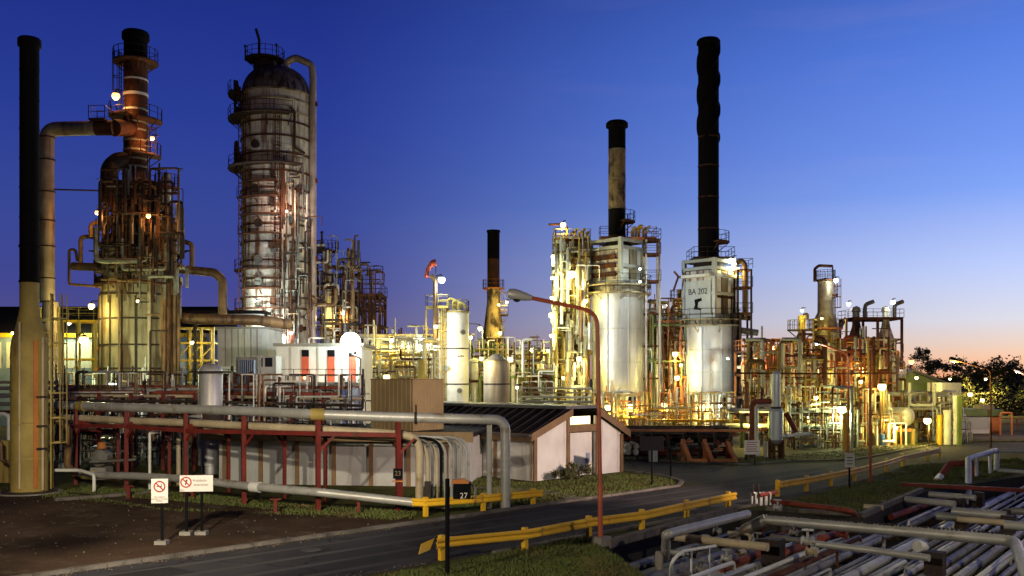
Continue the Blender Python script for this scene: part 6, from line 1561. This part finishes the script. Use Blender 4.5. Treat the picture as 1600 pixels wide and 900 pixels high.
# loose small stuff on the trench floor
R = random.Random(23)
for i in range(40):
    x, y = R.uniform(1010,1240), R.uniform(822,895); p = tz(x,y,-1.1)
    if not inside((p.x,p.y), pitp): continue
    a = R.choice((e1,e2)); L_ = R.uniform(.5,2.2); b = p+a*L_
    if not inside((b.x,b.y), pitp): continue
    z = R.uniform(-1.0,-.35)
    pts = [V(p.x,p.y,z), V(b.x,b.y,z)]
    if R.random() < .5: pts.append(V(b.x,b.y,z-R.uniform(.25,.5)))
    pipe(pts, R.choice((.05,.07,.1)), R.choice((greypipe,dgreypipe,dgreypipe,beigepipe,dsteel,redpipe)), 'small pipe piece in the dark jumble of the left trench', 'small pipe pieces in the left trench', seg=8)

# ------------------------------------------------------------------ trees on the right
def tree(label, px, Y, ytop, half, seed, ybase=None, n=2600):
    b = gx(px,Y); h = zz(ytop,Y); rad = half*Y/F
    t = thing('tree', label, 'tree', b, 'trees at the right horizon')
    R = random.Random(seed); tr = MB()
    th = h*.45
    tr.tube([b, b+V(.1,0,th*.5), b+V(0,.1,th)], .4, 8, 0, True, [rad*.085, rad*.06, rad*.04])
    for k in range(7):
        a = k*.9+R.uniform(-.2,.2); z0_ = th*R.uniform(.55,1)
        p = b+V(0,0,z0_); e = b+V(math.cos(a)*rad*.7, math.sin(a)*rad*.7, min(h*.92, z0_+rad*R.uniform(.5,1.1)))
        tr.tube([p, p.lerp(e,.5)+V(0,0,.3), e], .1, 6, 0, True, [rad*.035, rad*.022, rad*.01])
    tr.build('trunk', barkm, t)
    ch = (h-th*.55)/2
    leaves(n, b+V(0,0,h-ch), rad, rad*.15, None, seed, (1,1,ch/rad), .7).build('crown', [leafm, leaf2], t)
    return t
for i, (px, Y, yt_, hf, lb) in enumerate(((1414,190,552,18,'leftmost small dark tree crown above the gabled shed'),(1440,200,544,24,'tall dark tree just right of the smallest one above the gabled shed'),(1472,210,556,30,'wide dark tree behind the pale annex wall'),(1506,185,562,28,'tree behind the lit street lamp at the right'),(1535,215,580,26,'low tree between the lit lamp and the red lamp post at the right'),(1562,190,562,38,'big round tree right of the red lamp post'),(1600,205,580,34,'tree cut by the right edge behind the orange lamp'),(1486,240,590,30,'low broad tree behind the small white building'))):
    tree(lb, px, Y, yt_, hf, 100+i)
hd = leaves(5000, V(40,150,1.5), 1, .5, None, 9)
hd = MB(); R = random.Random(31)
for i in range(9000):
    x = R.uniform(1500,1660); Y = R.uniform(150,175); p = gx(x,Y,max(.1,R.gauss(2.2,1.2)+1.0*math.sin(x*.13))); a = Vector((R.gauss(0,1),R.gauss(0,1),R.gauss(0,1))).normalized(); b = a.orthogonal().normalized(); s_ = R.uniform(.3,.6)
    hd.mi = i % 2; hd.add([p-a*s_*.5, p+b*s_*.4, p+a*s_*.5, p-b*s_*.4], [(0,1,2,3)])
o = hd.build('undergrowth', [leafm, leaf2]); o['kind'] = 'stuff'

# ------------------------------------------------------------------ street lamps at the right
Yq_ = qz(1548,700).y
street_lamp('lit street lamp on a red post at the right, its long arm reaching left', qz(1548,700), q(1548,578,Yq_), q(1494,563,Yq_), .07, rust_m, (1500,'y'), False, .8)
b = gx(1612,95); street_lamp('lit orange street lamp at the right edge', b, q(1612,592,95), q(1592,580,95), .07, dsteel, (1500,'s'), False, .8)
Y2 = qz(1360,754).y
single('slim_post', 'slim red post on the verge in front of the horizontal vessel', 'post', MB().tube([qz(1360,754), q(1360,640,Y2)], .08, 8, 0).tube([q(1360,640,Y2), q(1360,546,Y2)], .06, 8, 0), polered)
Y3 = qz(1325,735).y
street_lamp('slim red lamp post with lit head over the orange gantry', qz(1325,735), q(1326,553,Y3), q(1281,537,Y3), .06, polered, (400,'w'), False, .5)
# street lamps added out of view, brightening the front of the scene
street_lamp('added lit street lamp out of view, behind the viewer', V(-14,14,0), V(-14,14,8.4), V(-11.5,15.5,8.8), .09, polered, (9500,'t'), True)
street_lamp('added lit street lamp out of view, to the right by the trench', V(24,22,0), V(24,22,8.4), V(22,24,8.8), .09, polered, (3400,'t'), True)

# added masts out of view: one brightens the house, one rack and stack
def mast(label, base, h, aim, power, col, cone):
    base = Vector(base); p = base+V(0,0,h); t = thing('added_light_mast', label, 'lamp', base); d = (Vector(aim)-p).normalized()
    MB().tube([base, p+V(0,0,.3)], .12, 10).build('pole', polered, t)
    MB().box(p+d*.25, (.8,.8,.6), math.atan2(d.y,d.x)).build('housing', dsteel, t)
    MB().tube([p+d*.70, p+d*.74], .3, 14, 0).build('lens', MATS[LLENS[col]], t)
    ld = bpy.data.lights.new('lamp_light', 'SPOT'); ld.energy = power; ld.color = LCOL[col]; ld.spot_size = math.radians(cone); ld.spot_blend = .6; ld.shadow_soft_size = .3
    lo = bpy.data.objects.new('lamp_light', ld); COL.objects.link(lo); lo.parent = t; lo.location = V(0,0,h)+d*1.0; lo.rotation_euler = d.to_track_quat('-Z','Y').to_euler()
mast('added unseen floodlight mast across the trench, brightening the white house', V(25,30,0), 10, V(0,57,2.6), 46000, 's', 34)
mast('added unseen floodlight mast behind the viewer, brightening the pipe rack and ochre stack', V(-9,6,0), 13, V(-13,46,2.2), 40000, 't', 40)
# ------------------------------------------------------------------ floodlights of the plant
# the big flood bank
Yf = 80.
t = thing('floodlight', 'dazzling big round white floodlight on a slim pole in front of the white building', 'lamp', gx(563,Yf))
MB().tube([gx(563,Yf), q(563,560,Yf), q(548,552,Yf)], .09, 8, 2).build('pole', dgreypipe, t)
c = q(548,535,Yf)+V(0,-.05,0)
MB().lathe([(.25,-.7),(.4,-.6),(.84,-.05),(.92,-.03),(.92,.05)], c, 28, (0,-1,0)).build('reflector', dsteel, t)
MB().lathe([(.86,.02),(.84,.08),(.6,.22),(.3,.29),(0,.31)], c, 28, (0,-1,0)).build('lens', MATS['lens_white'], t)
MB().bar(q(548,556,Yf)+V(0,.42,0), q(548,520,Yf)+V(0,.42,0), .1).build('bracket', dsteel, t)
for off, pw in ((V(0,-.5,zz(535,Yf)), 900), (V(.5,1.8,zz(535,Yf)+.1), 2000)):  # the rear light is added behind the reflector to wash out the wall
    ld = bpy.data.lights.new('lamp_light', 'POINT'); ld.energy = pw; ld.color = LCOL['w']; ld.shadow_soft_size = .4
    lo = bpy.data.objects.new('lamp_light', ld); COL.objects.link(lo); lo.parent = t; lo.location = Vector((q(548,0,Yf).x-gx(563,Yf).x,0,0))+off
def aim_spot(tgt, pw, cone):  # spots added at the flood lamp to brighten heaters and column
    ld = bpy.data.lights.new('lamp_light', 'SPOT'); ld.energy = pw; ld.color = (.84,.92,1); ld.spot_size = math.radians(cone); ld.spot_blend = .8; ld.shadow_soft_size = .4
    lo = bpy.data.objects.new('lamp_light', ld); COL.objects.link(lo); lo.parent = t; p = q(548,535,Yf)+V(.3,.9,.9); lo.location = p-gx(563,Yf)
    lo.rotation_euler = (Vector(tgt)-p).to_track_quat('-Z','Y').to_euler()
aim_spot(q(1000,560,108), 10000, 62); aim_spot(q(1035,530,108), 26000, 26); aim_spot(q(432,420,110), 13000, 60)
def fl(x, y, Y, pw, col, label, r=.22, st=None, off=None):
    p = q(x,y,Y)
    return lamp(p, pw, col, label, r, [p+V(*s) for s in (st or ((0,0,r*1.6),(.5,.3,r*1.6)))], off=off)
fl(131,531,78,4200,'g','greenish white flood lamp on a pole left of the brown tower',.38,((0,0,.6),(-.55,.1,.4),(-.55,.1,-9.)))
fl(143,478,86,1500,'y','yellow flood lamp above the yellow frame left of the brown tower',.28)
fl(181,150,87.8,650,'o','orange glaring lamp on the left gallery of the tower stack',.36)
fl(238,216,88.2,700,'o','orange lamp at the right of the tower stack above its lowest gallery',.2)
fl(232,337,83.5,420,'o','orange lamp in the middle of the brown tower crown',.2)
fl(152,332,86,500,'o','pale orange lamp above the hooped pipe left of the brown tower',.2)
fl(176,603,76,1100,'w','white tube lamp low in front of the foot of the brown tower',.34)
fl(215,470,80,700,'y','yellow lamp hung before the lower shell of the brown tower',.12)
fl(300,535,97,800,'y','yellow lamp inside the lattice right of the brown tower',.2)
fl(536,488,112,1600,'y','yellow flood lamp at the foot of the slim column',.3)
fl(455,520,106,160,'p','pinkish lamp low on the right front of the huge column',.22)
fl(425,540,104,9000,'w','added white lamp brightening the foot of the huge column from the front',.2,off=(0,-.8,.6))  # added, with the two below, to brighten the column's front
fl(398,470,104.5,1500,'w','added white lamp brightening the left front of the huge column',.12,off=(0,-.8,.3))
fl(448,330,104.6,1500,'s','added warm lamp brightening the upper front of the huge column',.12,off=(0,-.9,.3))
fl(476,590,82,90,'o','small orange lamp by the left red door',.14); fl(503,590,82,90,'o','small orange lamp right of the left red door',.14)
fl(690,437,92.5,1900,'w','white star like flood lamp by the windsock above the white tank',.34,((0,0,.5),(-.5,.1,.4),(-.5,.1,-2.6)))
fl(681,510,92,500,'y','yellow lamp on the platform leg left of the white tank',.2)
fl(665,531,102,900,'w','right one of the two lamps on the lit overhead rack',.24); fl(612,531,101.5,1300,'y','left one of the two lamps on the lit overhead rack',.24)
fl(618,548,101,900,'y','lamp under the lit overhead rack at its middle',.2)
fl(604,589,57,260,'y','yellow lamp just behind the tan roof enclosure',.2)
fl(716,560,90.5,650,'y','yellow lamp in front of the white tank shell',.14,off=(0,.6,0))
fl(750,513,100,1200,'y','yellow lamp left of the distant stack foot',.24,((0,0,.4),(-1.2,0,.5),(-1.2,0,-6.)))
fl(735,527,100,700,'y','lower yellow lamp right of the white tank',.2); fl(781,520,127,1100,'y','yellow lamp on the distant stack foot',.26); fl(792,472,127,800,'y','small lamp above the distant stack ladder',.2); fl(779,476,126.5,700,'y','small lamp beside the distant stack shaft',.16)
fl(752,560,86,500,'y','yellow lamp at the left side of the conical tank',.18)
fl(797,561,96,900,'y','bright yellow lamp right of the conical tank',.28); fl(830,546,104,500,'y','yellow lamp over the green deck',.2); fl(857,548,104,500,'y','yellow lamp at the right end over the green deck',.2); fl(808,605,94,500,'y','yellow lamp low under the green deck',.16)
fl(880,351,109.5,900,'y','topmost yellow lamp on the arm over the yellow steel tower',.32,((0,0,.4),(.3,0,.5)))
fl(865,401,107.5,800,'g','upper left star lamp on the yellow steel tower',.30); fl(893,428,106.5,2200,'y','brightest yellow lamp in the middle of the yellow steel tower',.46); fl(863,434,107,600,'g','second left lamp on the yellow steel tower',.2); fl(862,465,107,600,'g','third left lamp on the yellow steel tower',.2); fl(862,492,106.5,1000,'g','lower left star lamp on the yellow steel tower',.34); fl(861,524,107,500,'y','lowest left lamp on the yellow steel tower',.2)
fl(915,470,107,1100,'y','yellow lamp on the right edge of the yellow steel tower',.24); fl(905,560,106.5,1300,'y','tall yellow lamp low at the right of the yellow steel tower',.3); fl(880,590,106,800,'y','yellow lamp at the foot of the yellow steel tower',.18)
fl(1000,440,105.2,500,'w','pale lamp in front of the left heater under its box',.14,off=(.3,-.6,0)); fl(1000,420,104.5,350,'w','pale lamp at the right front of the left heater box',.14)
fl(950,636,104.6,1700,'y','bright yellow lamp under the left heater',.36); fl(985,634,105,1100,'y','second yellow lamp under the left heater',.3); fl(968,630,109,900,'y','inner lamp under the middle of the left heater',.2)
fl(1096,636,105,1900,'y','bright yellow lamp under the right heater',.40); fl(1125,634,105.5,700,'w','second lamp under the right heater',.2)
fl(1137,560,103.5,1300,'w','white lamp on a bracket in front of the right side of the right heater',.12,off=(.2,-.8,0))
fl(1055,553,109,1100,'y','upper bright lamp between the two heaters',.34); fl(1058,590,108,900,'y','middle bright lamp between the two heaters',.3); fl(1037,632,106,700,'y','low bright lamp between the two heaters',.26); fl(1043,475,114,500,'y','small lamp high between the two heaters',.18); fl(1064,570,108,500,'y','lamp beside the left edge of the right heater',.18)
fl(1145,405,109,600,'w','white lamp on top of the right heater at its right',.26); fl(1153,420,108.5,600,'y','yellow lamp below the white one on top of the right heater',.22)
fl(1207,543,100,900,'y','yellow lamp over the orange frame right of the right heater',.22); fl(1180,560,98,900,'o','orange lamp inside the orange frame right of the right heater',.18); fl(1200,566,99,600,'y','second yellow lamp inside the orange frame',.18)
fl(1315,639,80.5,2400,'g','strong greenish star lamp over the yellow and white post',.36,((0,0,.5),(.3,0,.5),(.3,0,-3)))
fl(1378,604,84,700,'y','strong yellow lamp above the horizontal vessel',.36); fl(1280,580,95,900,'y','orange yellow lamp under the bulged column',.28); fl(1347,577,95,900,'y','bright lamp right of the orange gantry middle',.28); fl(1337,545,104,500,'y','small lamp under the twin reactors',.22); fl(1345,596,92,500,'y','small low lamp right of the orange gantry',.18); fl(1275,621,84,600,'y','small lamp below the orange gantry on the pipe bridge',.2)
fl(1366,565,98,700,'y','lamp at the right end of the orange gantry',.22); fl(1262,650,88,1500,'y','lamp among pipes under the pipe bridge',.16); fl(1300,665,86,1500,'y','low lamp among pipes behind the yellow and white post',.16)
fl(1449,657,83,1200,'y','bright yellow lamp in front of the pale tanks at the right',.32,((0,0,.5),(.15,0,.5),(.15,0,-3)))
fl(1306,438,114,700,'w','pale lamp at the top gallery of the bulged column',.26); fl(1284,497,111.5,700,'y','yellow lamp on the shoulder of the bulged column',.14); fl(1326,475,130,600,'w','left pale lamp over the twin reactor deck',.28); fl(1395,472,130,600,'w','right pale lamp over the twin reactor deck',.32)
fl(1432,590,111,3200,'y','added yellow lamp brightening the front of the gabled shed',.2)  # lamp added before the shed to lift it out of the dark
fl(1540,592,150,6500,'y','added yellow lamp brightening the trees at the right',.2)  # added, with the next lamp, to light the dark tree crowns
fl(1484,592,150,6500,'y','added yellow lamp brightening the trees behind the shed',.2)
fl(108,505,115,3500,'g','added greenish lamp brightening the shed left of the brown tower',.2)  # added, with the next lamp, to brighten the long shed
fl(20,520,115,2500,'y','added yellow lamp brightening the shed left of the ochre stack',.2)
fl(1180,655,82,1500,'y','low yellow lamp left of the silver vessel',.18)
fl(1400,668,84,1200,'y','low yellow lamp under the horizontal vessel end',.16)
fl(1392,560,128,900,'s','warm lamp low on the right reactor',.2,off=(0,-1,0)); fl(1424,565,150,500,'o','orange lamp in the trees behind the gabled shed',.4,((0,0,.6),(.3,0,.6),(.3,0,-9)))
fl(1516,616,140,300,'y','small yellow lamp far behind the white building roof',.35,((0,0,.6),(.3,0,.6),(.3,0,-4))); fl(1535,625,140,200,'y','tiny far yellow lamp near the hedge',.3,((0,0,.6),(.3,0,.6),(.3,0,-3)))
fl(1253,485,110.5,500,'y','small yellow lamp on top of the slim ochre column',.2)

flush_clutter(max(20, 298-sum(1 for o in bpy.data.objects if o.get('category') == 'pipe')))
